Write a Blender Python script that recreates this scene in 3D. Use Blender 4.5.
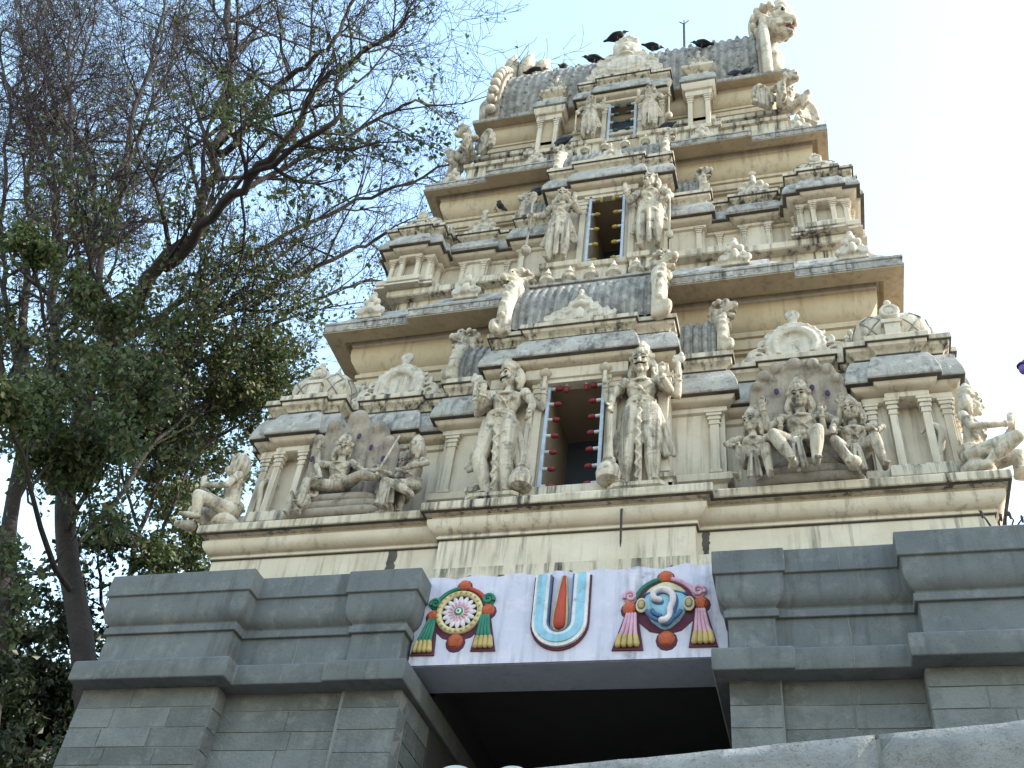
import bpy, bmesh, math, random
from mathutils import Vector, Matrix, noise as mnoise
R = math.radians
V = Vector
for o in list(bpy.data.objects): bpy.data.objects.remove(o)
SC = bpy.context.scene
COL = SC.collection
# ------------------------------------------------------------------ camera
def cam_axes(yaw, pitch, roll):
    f = V((-math.sin(yaw)*math.cos(pitch), math.cos(yaw)*math.cos(pitch), math.sin(pitch)))
    r0 = V((math.cos(yaw), math.sin(yaw), 0)); u0 = r0.cross(f)
    return r0*math.cos(roll)+u0*math.sin(roll), u0*math.cos(roll)-r0*math.sin(roll), f
CR, CU, CF = cam_axes(R(20.047), R(42.344), R(8.078))
cd = bpy.data.cameras.new('camera'); cam = bpy.data.objects.new('camera', cd); COL.objects.link(cam)
m = Matrix((CR, CU, -CF)).transposed().to_4x4(); m.translation = V((2.521, -9.128, 1.611)); cam.matrix_world = m
cd.sensor_width = 36; cd.lens = 1046.9/1024*36; cd.clip_start = .05; cd.clip_end = 5000
SC.camera = cam
SC.render.resolution_x, SC.render.resolution_y = 1024, 768
# ------------------------------------------------------------------ light
SUN_EL, SUN_AZ = 35, 82        # degrees; azimuth measured from +Y (behind the tower) towards +X
w = bpy.data.worlds.new('World'); SC.world = w; w.use_nodes = True
nt = w.node_tree; bg = nt.nodes['Background']; sky = nt.nodes.new('ShaderNodeTexSky')
sky.sky_type = 'NISHITA'; sky.sun_disc = False; sky.sun_elevation = R(SUN_EL); sky.sun_rotation = R(SUN_AZ)
sky.air_density = 2.0; sky.dust_density = 0.8; sky.ozone_density = 2.0; sky.altitude = 0
nt.links.new(sky.outputs[0], bg.inputs[0]); bg.inputs[1].default_value = 0.15
sd = bpy.data.lights.new('sun', 'SUN'); sd.energy = 2.6; sd.angle = R(.6); sd.color = (1, .93, .82)
sun = bpy.data.objects.new('sun', sd); COL.objects.link(sun)
sdir = V((math.sin(R(SUN_AZ))*math.cos(R(SUN_EL)), math.cos(R(SUN_AZ))*math.cos(R(SUN_EL)), math.sin(R(SUN_EL))))
sun.rotation_euler = sdir.to_track_quat('Z', 'Y').to_euler(); sun.location = sdir*60
vs = SC.view_settings; vs.view_transform = 'Standard'; vs.look = 'None'; vs.gamma = 1; vs.use_curve_mapping = False
vs.exposure = 1.92
# ------------------------------------------------------------------ materials
def mat(name, base, var=None, dark=None, streak=0., blotch=0., speck=0., rough=.85, bump=.3, bscale=40., vscale=2., pale=None, palef=0., sscale=7., lo=.5, bdist=.01, st=.5, isl=0.):
    """base colour, slow tint variation, vertical rain streaks, blotches of lichen and pale worn patches, all in world space"""
    M = bpy.data.materials.new(name); M.use_nodes = True
    t = M.node_tree; N = t.nodes; L = t.links.new; P = N['Principled BSDF']
    P.inputs['Roughness'].default_value = rough
    P.inputs['Specular IOR Level'].default_value = .3
    geo = N.new('ShaderNodeNewGeometry'); pos = geo.outputs['Position']
    def nz(scale, det=6, rg=.6, mp=None):
        n = N.new('ShaderNodeTexNoise'); n.inputs['Scale'].default_value = scale; n.inputs['Detail'].default_value = det; n.inputs['Roughness'].default_value = rg
        if mp:
            q = N.new('ShaderNodeMapping'); q.inputs['Scale'].default_value = mp; L(pos, q.inputs['Vector']); L(q.outputs[0], n.inputs['Vector'])
        else: L(pos, n.inputs['Vector'])
        return n.outputs['Fac']
    def ramp(x, a, b):
        r = N.new('ShaderNodeMapRange'); r.inputs['From Min'].default_value = a; r.inputs['From Max'].default_value = b; L(x, r.inputs['Value']); return r.outputs[0]
    def mul(x, y):
        q = N.new('ShaderNodeMath'); q.operation = 'MULTIPLY'; L(x, q.inputs[0])
        if isinstance(y, (int, float)): q.inputs[1].default_value = y
        else: L(y, q.inputs[1])
        return q.outputs[0]
    def mix(fac, c1, c2):
        q = N.new('ShaderNodeMix'); q.data_type = 'RGBA'; L(fac, q.inputs['Factor'])
        for s, c in (('A', c1), ('B', c2)):
            i = [k for k in q.inputs if k.name == s and k.type == 'RGBA'][0]
            if isinstance(c, tuple): i.default_value = (*c, 1)
            else: L(c, i)
        return [k for k in q.outputs if k.type == 'RGBA'][0]
    if var is None: var = tuple(c*.82 for c in base)
    if dark is None: dark = (.045, .043, .04)
    c = mix(ramp(nz(vscale), .35, .7), base, var)
    if isl:
        hs = N.new('ShaderNodeHueSaturation'); L(c, hs.inputs['Color']); r_ = N.new('ShaderNodeMapRange'); L(geo.outputs['Random Per Island'], r_.inputs['Value']); r_.inputs['To Min'].default_value = 1-isl; r_.inputs['To Max'].default_value = 1+isl; L(r_.outputs[0], hs.inputs['Value']); c = hs.outputs[0]
    if pale: c = mix(mul(ramp(nz(vscale*2.3, 8, .7), .52, .66), palef), c, pale)
    if blotch: c = mix(mul(ramp(nz(vscale*1.4, 10, .72), lo, lo+.16), blotch), c, dark)
    if streak:
        s = mul(ramp(nz(1, 7, .65, (sscale*1.6, sscale*1.6, .75)), st, st+.16), ramp(nz(.9, 4), st-.14, st+.08))
        c = mix(mul(s, streak), c, dark)
    if speck: c = mix(mul(ramp(nz(60, 3, .8), .58, .72), speck), c, dark)
    L(c, P.inputs['Base Color'])
    if bump:
        b = N.new('ShaderNodeBump'); b.inputs['Strength'].default_value = bump; b.inputs['Distance'].default_value = bdist
        L(nz(bscale, 6, .65), b.inputs['Height']); L(b.outputs[0], P.inputs['Normal'])
    return M
def plain(name, c, rough=.5, metal=0., bump=.0):
    return mat(name, c, tuple(k*.72 for k in c), rough=min(.9, rough+.25), bump=bump*2, vscale=7, blotch=.55, streak=.4, speck=.25, lo=.56, st=.5)
M = {}
M['cream'] = mat('cream_plaster', (.565,.505,.42), (.47,.405,.315), streak=.6, blotch=.35, speck=.15, lo=.6, st=.5)
M['ochre'] = mat('ochre_plaster', (.425,.345,.235), (.335,.265,.18), streak=.35, blotch=.2, speck=.1, lo=.6)
M['wall_cream'] = mat('warm_cream_plaster', (.50,.425,.315), (.42,.35,.255), streak=.35, blotch=.2, speck=.1, lo=.6)
M['grey'] = mat('weathered_grey_plaster', (.38,.365,.34), (.25,.24,.225), streak=.75, blotch=.9, speck=.45, vscale=3, pale=(.52,.50,.465), palef=.7, lo=.52, bump=.7, bdist=.02)
M['slab'] = mat('stained_cream_plaster', (.55,.495,.405), (.44,.385,.30), streak=1., blotch=.5, speck=.25, vscale=1.6, lo=.57, sscale=7, bump=.5, st=.465)
M['roof'] = mat('blackened_roof_plaster', (.30,.285,.26), (.14,.135,.13), streak=.6, blotch=.8, speck=.35, vscale=4, pale=(.46,.44,.4), palef=.5, lo=.5, bump=.5)
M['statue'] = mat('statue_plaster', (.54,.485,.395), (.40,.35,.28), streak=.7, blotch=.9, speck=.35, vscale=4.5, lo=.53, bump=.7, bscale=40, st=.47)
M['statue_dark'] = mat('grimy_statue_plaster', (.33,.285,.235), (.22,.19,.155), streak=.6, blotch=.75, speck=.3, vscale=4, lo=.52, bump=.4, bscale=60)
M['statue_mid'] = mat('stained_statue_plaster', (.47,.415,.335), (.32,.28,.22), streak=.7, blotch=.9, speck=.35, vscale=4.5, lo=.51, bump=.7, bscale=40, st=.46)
M['orn'] = mat('ornament_plaster', (.545,.495,.42), (.40,.36,.30), streak=.45, blotch=.8, speck=.3, vscale=6, lo=.55, bump=.5, bscale=70)
M['granite'] = mat('grey_granite', (.125,.138,.147), (.09,.101,.11), streak=.5, blotch=.45, speck=.65, vscale=1.8, lo=.56, bump=.5, bscale=50, sscale=4, pale=(.18,.19,.195), palef=.6)
M['granite_rough'] = mat('rough_granite_blocks', (.135,.147,.152), (.095,.105,.111), streak=.3, blotch=.4, speck=.4, vscale=2.4, lo=.56, bump=.8, bscale=28, pale=(.19,.195,.19), palef=.6, bdist=.03, isl=.28)
M['mortar'] = mat('lime_mortar', (.175,.18,.175), speck=.4, bump=.6)
M['pale_granite'] = mat('pale_chiselled_granite', (.27,.272,.268), (.17,.174,.176), blotch=.5, speck=.85, vscale=5, lo=.55, bump=1., bscale=22, bdist=.03)
M['mould_shade'] = mat('black_mould_and_shade', (.05,.047,.042), (.11,.10,.088), speck=.3, vscale=5, bump=.3)  # black of the stain streaks and of the shade painted under ledges
M['lilac'] = mat('lilac_paint', (.49,.485,.60), (.43,.43,.54), streak=.5, blotch=.85, speck=.15, vscale=2.0, lo=.585, bump=.15, pale=(.60,.57,.62), palef=.5)
M['lintel_blue'] = mat('blue_grey_paint', (.36,.41,.50), streak=.2, bump=.15)
M['dark_inside'] = mat('shade_toned_plaster', (.05,.05,.052), bump=.2)  # near-black tone puts the passage's shade into the colour
M['brown_inside'] = mat('brown_plaster', (.30,.23,.16), bump=.2)
M['blue_inside'] = mat('dark_blue_paint', (.06,.075,.11), bump=.1)
M['ground'] = mat('dusty_paving', (.165,.15,.13), (.13,.115,.10), blotch=.3, speck=.3, vscale=.6, bump=.4, bscale=12)
for n, c, r in (('red',(0.390,0.058,0.035),.45),('orange_red',(0.429,0.101,0.047),.5),('green',(0.031,0.172,0.117),.5),('gold',(0.452,0.343,0.140),.45),('cream_paint',(0.562,0.484,0.281),.5),
    ('pink',(0.562,0.328,0.429),.5),('petal',(0.624,0.562,0.608),.5),('sky_blue',(0.250,0.468,0.624),.5),('white_paint',(0.624,0.640,0.655),.5),('deep_blue',(0.062,0.133,0.281),.5),('maroon',(0.101,0.031,0.058),.6),
    ('black',(0.014,0.013,0.014),.5),('crow',(0.012,0.013,0.016),.4),('pigeon',(0.070,0.086,0.125),.5),('bulb_red',(0.187,0.017,0.023),.3),('bulb_yellow',(0.351,0.250,0.039),.3),('bulb_green',(0.023,0.078,0.070),.25),
    ('socket',(0.484,0.515,0.562),.4),('tube_blue',(0.406,0.484,0.593),.35),('iron',(0.039,0.039,0.043),.5),('purple',(0.125,0.078,0.328),.3),('eye_purple',(0.055,0.027,0.078),.5),('lips',(0.328,0.140,0.109),.6),('pale_blue',(0.452,0.530,0.562),.6)):
    M[n] = plain(n, c, r, bump=.08)
def bark_mat(name, a, b):
    return mat(name, a, b, blotch=.3, vscale=3, bump=1., bscale=9, rough=.9, lo=.52, bdist=.06)
M['bark'] = bark_mat('bark', (.038,.029,.027), (.022,.018,.017))
M['twig'] = bark_mat('twig_bark', (.05,.036,.04), (.03,.024,.028))
def leaf_mat(name, cols):
    Mt = bpy.data.materials.new(name); Mt.use_nodes = True
    t = Mt.node_tree; N = t.nodes; L = t.links.new; P = N['Principled BSDF']; P.inputs['Roughness'].default_value = .5
    geo = N.new('ShaderNodeNewGeometry'); cr = N.new('ShaderNodeValToRGB')
    for i, c in enumerate(cols):
        e = cr.color_ramp.elements[i] if i < 2 else cr.color_ramp.elements.new(0)
        e.color = (*c, 1)
    for i, e in enumerate(cr.color_ramp.elements): pass
    k = len(cols)
    for i in range(k): cr.color_ramp.elements[i].position = i/(k-1)
    for i, c in enumerate(cols): cr.color_ramp.elements[i].color = (*c, 1)
    L(geo.outputs['Random Per Island'], cr.inputs[0]); L(cr.outputs[0], P.inputs['Base Color'])
    tr = N.new('ShaderNodeBsdfTranslucent'); L(cr.outputs[0], tr.inputs[0]); mx = N.new('ShaderNodeMixShader'); mx.inputs[0].default_value = .4
    L(P.outputs[0], mx.inputs[1]); L(tr.outputs[0], mx.inputs[2]); L(mx.outputs[0], N['Material Output'].inputs[0])
    return Mt
M['leaf'] = leaf_mat('green_leaves', [(.036,.058,.02),(.047,.075,.025),(.06,.092,.029),(.08,.105,.033),(.105,.088,.035)])
M['leaf_dark'] = leaf_mat('dark_leaves', [(.016,.026,.012),(.022,.036,.015),(.03,.048,.018),(.042,.05,.02)])
# ------------------------------------------------------------------ mesh building
class MB:
    def __init__(s): s.v = []; s.f = []
    def add(s, vs, fs):
        n = len(s.v); s.v += [V(p) for p in vs]; s.f += [tuple(i+n for i in f) for f in fs]; return s
    def box(s, x0, x1, y0, y1, z0, z1, jit=0):
        p = [(x0,y0,z0),(x1,y0,z0),(x1,y1,z0),(x0,y1,z0),(x0,y0,z1),(x1,y0,z1),(x1,y1,z1),(x0,y1,z1)]
        if jit: p = [tuple(c+random.uniform(-jit, jit) for c in q) for q in p]
        return s.add(p, [(0,3,2,1),(4,5,6,7),(0,1,5,4),(1,2,6,5),(2,3,7,6),(3,0,4,7)])
    def sweep(s, plan, prof, top=True, bot=True):
        """plan: CCW outline (or a function of k giving one); prof: (outward offset, z[, k])"""
        rings = []
        for e in prof:
            P = plan(e[2] if len(e) > 2 else 0) if callable(plan) else plan
            n = len(P); ring = []
            for i in range(n):
                a, b, c = V((*P[i-1],)), V((*P[i],)), V((*P[(i+1) % n],))
                d1 = (b-a).normalized(); d2 = (c-b).normalized()
                n1 = V((d1.y, -d1.x)); n2 = V((d2.y, -d2.x)); q = 1+n1.dot(n2)
                o = (n1+n2)/q if q > .05 else n1
                ring.append((b.x+o.x*e[0], b.y+o.y*e[0], e[1]))
            rings.append(ring)
        n = len(rings[0]); vs = [p for r in rings for p in r]; fs = []
        for k in range(len(rings)-1):
            for i in range(n):
                j = (i+1) % n; fs.append((k*n+i, k*n+j, (k+1)*n+j, (k+1)*n+i))
        if top: fs.append(tuple((len(rings)-1)*n+i for i in range(n)))
        if bot: fs.append(tuple(reversed(range(n))))
        return s.add(vs, fs)
    def tube(s, pts, rad, seg=8, flat=1.):
        pts = [V(p) for p in pts]; n = len(pts)
        if not hasattr(rad, '__len__'): rad = [rad]*n
        ref = None; base = len(s.v)
        for i, p in enumerate(pts):
            d = (pts[min(i+1, n-1)]-pts[max(i-1, 0)]).normalized()
            if ref is None: ref = V((0,0,1)) if abs(d.z) < .9 else V((1,0,0))
            a = (ref-d*ref.dot(d))
            if a.length < 1e-4: a = d.orthogonal()
            a.normalize(); ref = a; b = d.cross(a)
            for k in range(seg):
                t = 2*math.pi*k/seg; s.v.append(p+(a*math.cos(t)*flat+b*math.sin(t))*rad[i])
        for i in range(n-1):
            for k in range(seg):
                j = (k+1) % seg; s.f.append((base+i*seg+k, base+i*seg+j, base+(i+1)*seg+j, base+(i+1)*seg+k))
        s.f.append(tuple(base+k for k in reversed(range(seg)))); s.f.append(tuple(base+(n-1)*seg+k for k in range(seg)))
        return s
    def chain(s, pts, rad, seg=12, sub=3):
        """rounded-end tapered limb through the points"""
        pts = [V(p) for p in pts]
        if not hasattr(rad, '__len__'): rad = [rad]*len(pts)
        P = []; Q = []
        d0 = (pts[0]-pts[1]).normalized(); d1 = (pts[-1]-pts[-2]).normalized()
        for t in (.999, .8, .45): P.append(pts[0]+d0*rad[0]*t); Q.append(rad[0]*math.sqrt(max(1-t*t, .0005)))
        n = len(pts)
        for i in range(n-1):
            a = pts[max(i-1,0)]; b = pts[i]; c = pts[i+1]; d = pts[min(i+2, n-1)]
            for k in range(sub):
                t = k/sub
                q = .5*((2*b)+(c-a)*t+(2*a-5*b+4*c-d)*t*t+(3*b-a-3*c+d)*t**3)
                P.append(q); u = t*t*(3-2*t); Q.append(rad[i]*(1-u)+rad[i+1]*u)
        P.append(pts[-1]); Q.append(rad[-1])
        for t in (.45, .8, .999): P.append(pts[-1]+d1*rad[-1]*t); Q.append(rad[-1]*math.sqrt(max(1-t*t, .0005)))
        return s.tube(P, Q, seg)
    def ell(s, c, r, rot=None, seg=14, rings=9):
        if not hasattr(r, '__len__'): r = (r, r, r)
        c = V(c); n0 = len(s.v); Rm = rot.to_matrix() if rot is not None else None
        vs = []
        for i in range(rings+1):
            th = math.pi*i/rings
            for k in range(seg):
                ph = 2*math.pi*k/seg
                p = V((math.sin(th)*math.cos(ph)*r[0], math.sin(th)*math.sin(ph)*r[1], math.cos(th)*r[2]))
                vs.append(c+(Rm @ p if Rm else p))
        fs = []
        for i in range(rings):
            for k in range(seg):
                j = (k+1) % seg
                a, b, d, e = i*seg+k, i*seg+j, (i+1)*seg+j, (i+1)*seg+k
                if i == 0: fs.append((0, e, d))
                elif i == rings-1: fs.append((a, rings*seg, b))
                else: fs.append((a, e, d, b))
        return s.add(vs, fs)
    def lathe(s, c, prof, seg=20, square=0., rotz=0.):
        c = V(c); vs = []; n = len(prof)
        for r, z in prof:
            for k in range(seg):
                t = 2*math.pi*k/seg+rotz
                q = 1.
                if square: q = (abs(math.cos(t))**square+abs(math.sin(t))**square)**(-1/square)
                vs.append((c.x+r*q*math.cos(t), c.y+r*q*math.sin(t), c.z+z))
        fs = []
        for i in range(n-1):
            for k in range(seg):
                j = (k+1) % seg; fs.append((i*seg+k, i*seg+j, (i+1)*seg+j, (i+1)*seg+k))
        fs.append(tuple(reversed(range(seg)))); fs.append(tuple((n-1)*seg+k for k in range(seg)))
        return s.add(vs, fs)
    def torus(s, c, R0, r, axis='y', a0=0., a1=2*math.pi, n=24, seg=8, sx=1., sz=1., Mx=None):
        pts = []
        for i in range(n+1):
            t = a0+(a1-a0)*i/n
            p = {'y': V((math.cos(t)*R0*sx, 0, math.sin(t)*R0*sz)), 'z': V((math.cos(t)*R0*sx, math.sin(t)*R0*sz, 0)), 'x': V((0, math.cos(t)*R0*sx, math.sin(t)*R0*sz))}[axis]
            if Mx is not None: p = Mx @ p
            pts.append(V(c)+p)
        return s.tube(pts, r, seg)
    def prism(s, pts, y0, y1):
        """outline in x,z (counter-clockwise seen from the front, -y) given thickness along y"""
        n = len(pts)
        vs = [(x, y0, z) for x, z in pts]+[(x, y1, z) for x, z in pts]
        fs = [tuple(range(n)), tuple(reversed(range(n, 2*n)))]+[(i, i+n, (i+1) % n+n, (i+1) % n) for i in range(n)]
        return s.add(vs, fs)
    def spiral(s, c, r, turns=1.5, rad=.02, side=1, start=0., y=0., n=26):
        pts = []; rr = []
        for i in range(n+1):
            t = i/n; a = start+side*turns*2*math.pi*t; q = r*(1-.8*t)
            pts.append((c[0]+math.cos(a)*q, y, c[1]+math.sin(a)*q)); rr.append(rad*(1-.4*t))
        return s.tube(pts, rr, 7)
    def xf(s, Mx, i0=0):
        for i in range(i0, len(s.v)): s.v[i] = Mx @ s.v[i]
        return s
    def merge(s, o, Mx=None):
        return s.add([Mx @ p if Mx else p for p in o.v], o.f)
    def mesh(s, name, material, smooth=35):
        me = bpy.data.meshes.new(name); me.from_pydata([tuple(p) for p in s.v], [], s.f)
        me.materials.append(material)
        if smooth:
            me.shade_smooth(); me.set_sharp_from_angle(angle=R(smooth))
        return me
    def build(s, name, material, parent=None, smooth=35, bevel=0.):
        o = bpy.data.objects.new(name, s.mesh(name, material, smooth)); COL.objects.link(o)
        if parent is not None:
            o.parent = parent; o.matrix_parent_inverse = world_of(parent).inverted()
        if bevel:
            b = o.modifiers.new('bevel', 'BEVEL'); b.width = bevel; b.segments = 2; b.limit_method = 'ANGLE'; b.angle_limit = R(40); b.harden_normals = False
        return o
    def sculpt(s, name, material, parent=None, voxel=.012, smooth_it=3, at=None):
        """fuse all the overlapping pieces into ONE continuous skin"""
        me = fuse(s, name, voxel, smooth_it); me.materials.clear(); me.materials.append(material)
        o = bpy.data.objects.new(name, me); COL.objects.link(o)
        if parent is not None: o.parent = parent; o.matrix_parent_inverse = world_of(parent).inverted()
        if at is not None: o.matrix_parent_inverse = Matrix.Identity(4); o.matrix_basis = at
        return o
def world_of(o):
    return (world_of(o.parent) @ o.matrix_parent_inverse if o.parent else Matrix.Identity(4)) @ o.matrix_basis
def fuse(mb, name, voxel, it):
    me = bpy.data.meshes.new('raw'); me.from_pydata([tuple(p) for p in mb.v], [], mb.f)
    b = bmesh.new(); b.from_mesh(me); bmesh.ops.recalc_face_normals(b, faces=b.faces); b.to_mesh(me); b.free()
    o = bpy.data.objects.new('raw', me); COL.objects.link(o)
    r = o.modifiers.new('r', 'REMESH'); r.mode = 'VOXEL'; r.voxel_size = voxel
    if it: q = o.modifiers.new('s', 'SMOOTH'); q.factor = .5; q.iterations = it
    dg = bpy.context.evaluated_depsgraph_get(); dg.update()
    out = bpy.data.meshes.new_from_object(o.evaluated_get(dg)); out.name = name
    bpy.data.objects.remove(o); bpy.data.meshes.remove(me)
    out.shade_smooth()
    return out
def tag(o, label=None, cat=None, group=None, kind=None):
    if label: o['label'] = label
    if cat: o['category'] = cat
    if group: o['group'] = group
    if kind: o['kind'] = kind
    return o
def empty(name, loc=(0,0,0), parent=None, rz=0):
    o = bpy.data.objects.new(name, None); COL.objects.link(o); o.empty_display_size = .2
    if parent is not None: o.parent = parent; o.matrix_parent_inverse = world_of(parent).inverted()
    o.location = loc; o.rotation_euler = (0,0,rz)
    return o
def copy_tree(o, parent=None):
    c = o.copy(); COL.objects.link(c)
    if parent is not None: c.parent = parent
    for ch in list(o.children): copy_tree(ch, c)
    return c
def sym_plan(front, yb):
    """front: (x, y) for x>=0 from the centre outwards, as steps; mirrored; closed at the back at yb"""
    left = [(-x, y) for x, y in reversed(front)]
    right = [(x, y) for x, y in front]
    xm = front[-1][0]
    return left+right+[(xm, yb), (-xm, yb)]
def rect(x0, x1, y0, y1): return [(x0,y0),(x1,y0),(x1,y1),(x0,y1)]
# ------------------------------------------------------------------ setting
g = MB(); g.add([(-900,-900,0),(900,-900,0),(900,900,0),(-900,900,0)], [(0,1,2,3)])
tag(g.build('ground', M['ground'], smooth=0), kind='structure')

# ------------------------------------------------------------------ stone gateway
gate = tag(empty('stone_gateway', (0,0,0)), 'grey granite gateway of two moulded piers under the cream tower', 'gateway')
PIER_PROF = [(.14,6.28),(.15,6.30),(.15,6.49),(.13,6.505),(0,6.51),(0,6.87),(.035,6.875),(.035,6.955),(.01,6.96),(.015,6.985),(.06,7.02),(.088,7.08),(.098,7.16),(.098,7.30),(.11,7.305),(.125,7.31),(.125,7.56),(.115,7.575)]
def courses(mb, x0, x1, yf, z0, z1, h, wlo, whi, depth=.2, gap=.012):
    z = z1
    while z > z0+.02:
        hh = min(h*random.uniform(.85, 1.15), z-z0); x = x0
        while x < x1-.02:
            ww = random.uniform(wlo, whi)
            if x+ww > x1-.3: ww = x1-x
            dy = random.uniform(-.012, -.003)
            mb.box(x+gap/2, x+ww-gap/2, yf+dy, yf+depth, z-hh+gap/2, z-gap/2, .003); x += ww
        z -= hh
def courses_side(mb, xf, y0, y1, z0, z1, h, sgn, depth=.2, gap=.012):
    z = z1
    while z > z0+.02:
        hh = min(h*random.uniform(.85, 1.15), z-z0); y = y0
        while y < y1-.02:
            ww = random.uniform(.35, .8)
            if y+ww > y1-.25: ww = y1-y
            dx = random.uniform(.002, .010)*sgn
            a, b = sorted((xf+dx, xf-sgn*depth))
            mb.box(a, b, y+gap/2, y+ww-gap/2, z-hh+gap/2, z-gap/2, .003); y += ww
        z -= hh
random.seed(5)
for s in (-1, 1):
    xi = -1.47 if s < 0 else 1.72
    p = empty('pier', (s*3.2, 0, 0), gate)
    if s < 0: plan = [(-4.95,-.38),(-3.40,-.38),(-3.40,-.18),(-2.10,-.18),(-2.10,-.22),(-1.52,-.22),(-1.52,5.5),(-4.95,5.5)]
    else: plan = [(1.76,-.22),(2.20,-.22),(2.20,-.18),(3.46,-.18),(3.46,-.38),(5.05,-.38),(5.05,5.5),(1.76,5.5)]
    mb = MB(); mb.sweep(plan, PIER_PROF); mb.build('moulding', M['granite'], p, smooth=28, bevel=.008)
    # upright joints between the dado and cornice stones: raised pointing
    for x, yy in ((-4.55,-.38),(-2.72,-.18)) if s < 0 else ((2.85,-.18),(4.4,-.38)):
        jb = MB(); jb.tube([(x, yy-.001, 6.52), (x+.01, yy-.001, 6.7), (x-.005, yy-.001, 6.86)], .007, 5); jb.build('pointing', M['mortar'], p)
        jb = MB(); jb.tube([(x-.02, yy-.126, 7.32), (x-.02, yy-.126, 7.55)], .004, 5); jb.build('pointing', M['mortar'], p); jb = MB(); jb.tube([(x, yy-.15, 6.31), (x+.01, yy-.15, 6.48)], .004, 5); jb.build('pointing', M['mortar'], p)
    wl = MB(); core = MB()
    if s < 0:
        courses(wl, -5.03,-3.42,-.30, 0, 6.28, .215, .35, .75); courses(wl, -3.42,-2.07,-.10, 0, 6.28, .215, .45, .9); courses(wl, -2.07,-1.45,-.14, 0, 6.28, .215, .4, .7)
        courses_side(wl, -3.42, -.30, -.10, 0, 6.28, .215, 1); courses_side(wl, -1.45, .07, .72, 0, 6.28, .215, 1); courses_side(wl, -5.03, -.08, 5.4, 0, 6.28, .215, -1)
        core.box(-5.027,-3.423,-.299,5.4,0,6.29); core.box(-3.47,-2.06,-.099,5.4,0,6.285); core.box(-2.1,-1.456,-.139,5.4,0,6.282)
    else:
        courses(wl, 3.42,5.1,-.30, 0, 6.28, .215, .45, .85); courses(wl, 2.20,3.42,-.10, 0, 6.28, .215, .45, .8); courses(wl, 1.74,2.20,-.14, 0, 6.28, .215, .25, .5)
        courses_side(wl, 3.42, -.30, -.10, 0, 6.28, .215, -1); courses_side(wl, 1.74, .07, .72, 0, 6.28, .215, -1); courses_side(wl, 5.1, -.08, 5.4, 0, 6.28, .215, 1)
        core.box(3.423,5.097,-.299,5.4,0,6.29); core.box(2.19,3.47,-.099,5.4,0,6.285); core.box(1.746,2.21,-.139,5.4,0,6.282)
    wl.build('block_wall', M['granite_rough'], p, smooth=0); core.build('mortar_core', M['mortar'], p, smooth=0)
# lintel, its painted front and the dark passage behind it
mb = MB(); mb.box(-1.50, 1.74, .02, .58, 6.60, 7.61); mb.build('lintel', M['lintel_blue'], gate, smooth=0)
mb = MB(); n = 26
top = [(-1.5+3.22*i/n, 7.635+.02*math.sin(i*1.7)+random.uniform(-.018,.018)+(.0 if i < 20 else .02*(i-20)/6)) for i in range(n+1)]
mb.prism([(-1.50,6.604),(1.735,6.604)]+[(x+ (0.015 if i == n else 0), z) for i, (x, z) in reversed(list(enumerate(top)))], -.012, .022)
mb.build('painted_panel', M['lilac'], gate, smooth=0)
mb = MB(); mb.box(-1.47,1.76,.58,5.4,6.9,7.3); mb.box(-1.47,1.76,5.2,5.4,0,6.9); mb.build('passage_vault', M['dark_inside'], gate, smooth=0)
for xx in (-1.462, 1.722): mb = MB(); mb.box(xx, xx+.03, .73, 5.3, 0, 6.9); mb.build('passage_side', M['dark_inside'], gate, smooth=0)  # dark sheets over the side walls stand in for deep shade
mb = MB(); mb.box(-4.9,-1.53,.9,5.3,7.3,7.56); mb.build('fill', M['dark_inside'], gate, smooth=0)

# ------------------------------------------------------------------ tower
tower = tag(empty('temple_tower', (0, 3.3, 7.6)), 'tall cream temple gate tower of stepped storeys under a dark ribbed barrel roof', 'tower')
YB = 6.4
def part(mb, name, m, parent=tower, smooth=35, bevel=0., **k):
    o = mb.build(name, M[m], parent, smooth, bevel)
    if k.get('label'): o['label'] = k['label']
    return o
# base band
def base_plan(k): return sym_plan([(1.42,.02-.08*k),(1.42,.02),(4.33,.02)], YB)
bp = sym_plan([(1.44,.07),(1.44,.20),(4.38,.20)], YB)
mb = MB(); mb.sweep(bp, [(0,7.57),(0,7.76),(.008,7.765),(.008,7.8),(0,7.805),(0,8.19),(.02,8.195),(.03,8.2),(.03,8.225),(.015,8.23),(.02,8.245),(.06,8.26),(.10,8.29),(.13,8.34),(.135,8.40),(.10,8.43),(.09,8.45),(.095,8.47)])
part(mb, 'base_moulding', 'cream', bevel=.006)
mb = MB(); mb.sweep(bp, [(.09,8.465),(.19,8.47),(.21,8.478),(.215,8.49),(.215,8.58),(.20,8.595),(0,8.605)]); part(mb, 'base_ledge', 'slab', bevel=.01)
g_ = MB(); g_.sweep(bp, [(.008,8.18),(.02,8.184),(.024,8.192),(.006,8.19)], top=False, bot=False); part(g_, 'under_lip_shade', 'mould_shade'); g_ = MB(); g_.sweep(bp, [(.17,8.460),(.19,8.4625),(.206,8.470),(.172,8.467)], top=False, bot=False); part(g_, 'under_lip_shade', 'mould_shade')  # black bands paint in the shade under fillet and ledge
rs = random.Random(4)
for x0, wd_, z0, z1, yy in ((-2.04,.13,7.62,8.18,.197),(1.53,.09,7.80,8.18,.197)):
    n = 14; Lq = [(x0-wd_*(.25+.3*i/n)*rs.uniform(.6,1.2), z0+(z1-z0)*i/n) for i in range(n+1)]; Rq = [(x0+wd_*(.25+.3*i/n)*rs.uniform(.6,1.2), z0+(z1-z0)*i/n) for i in range(n+1)]
    mb = MB(); mb.prism([p for p in Rq]+[p for p in reversed(Lq)], yy, yy+.01); part(mb, 'mould_streak', 'mould_shade', smooth=0)
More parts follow.
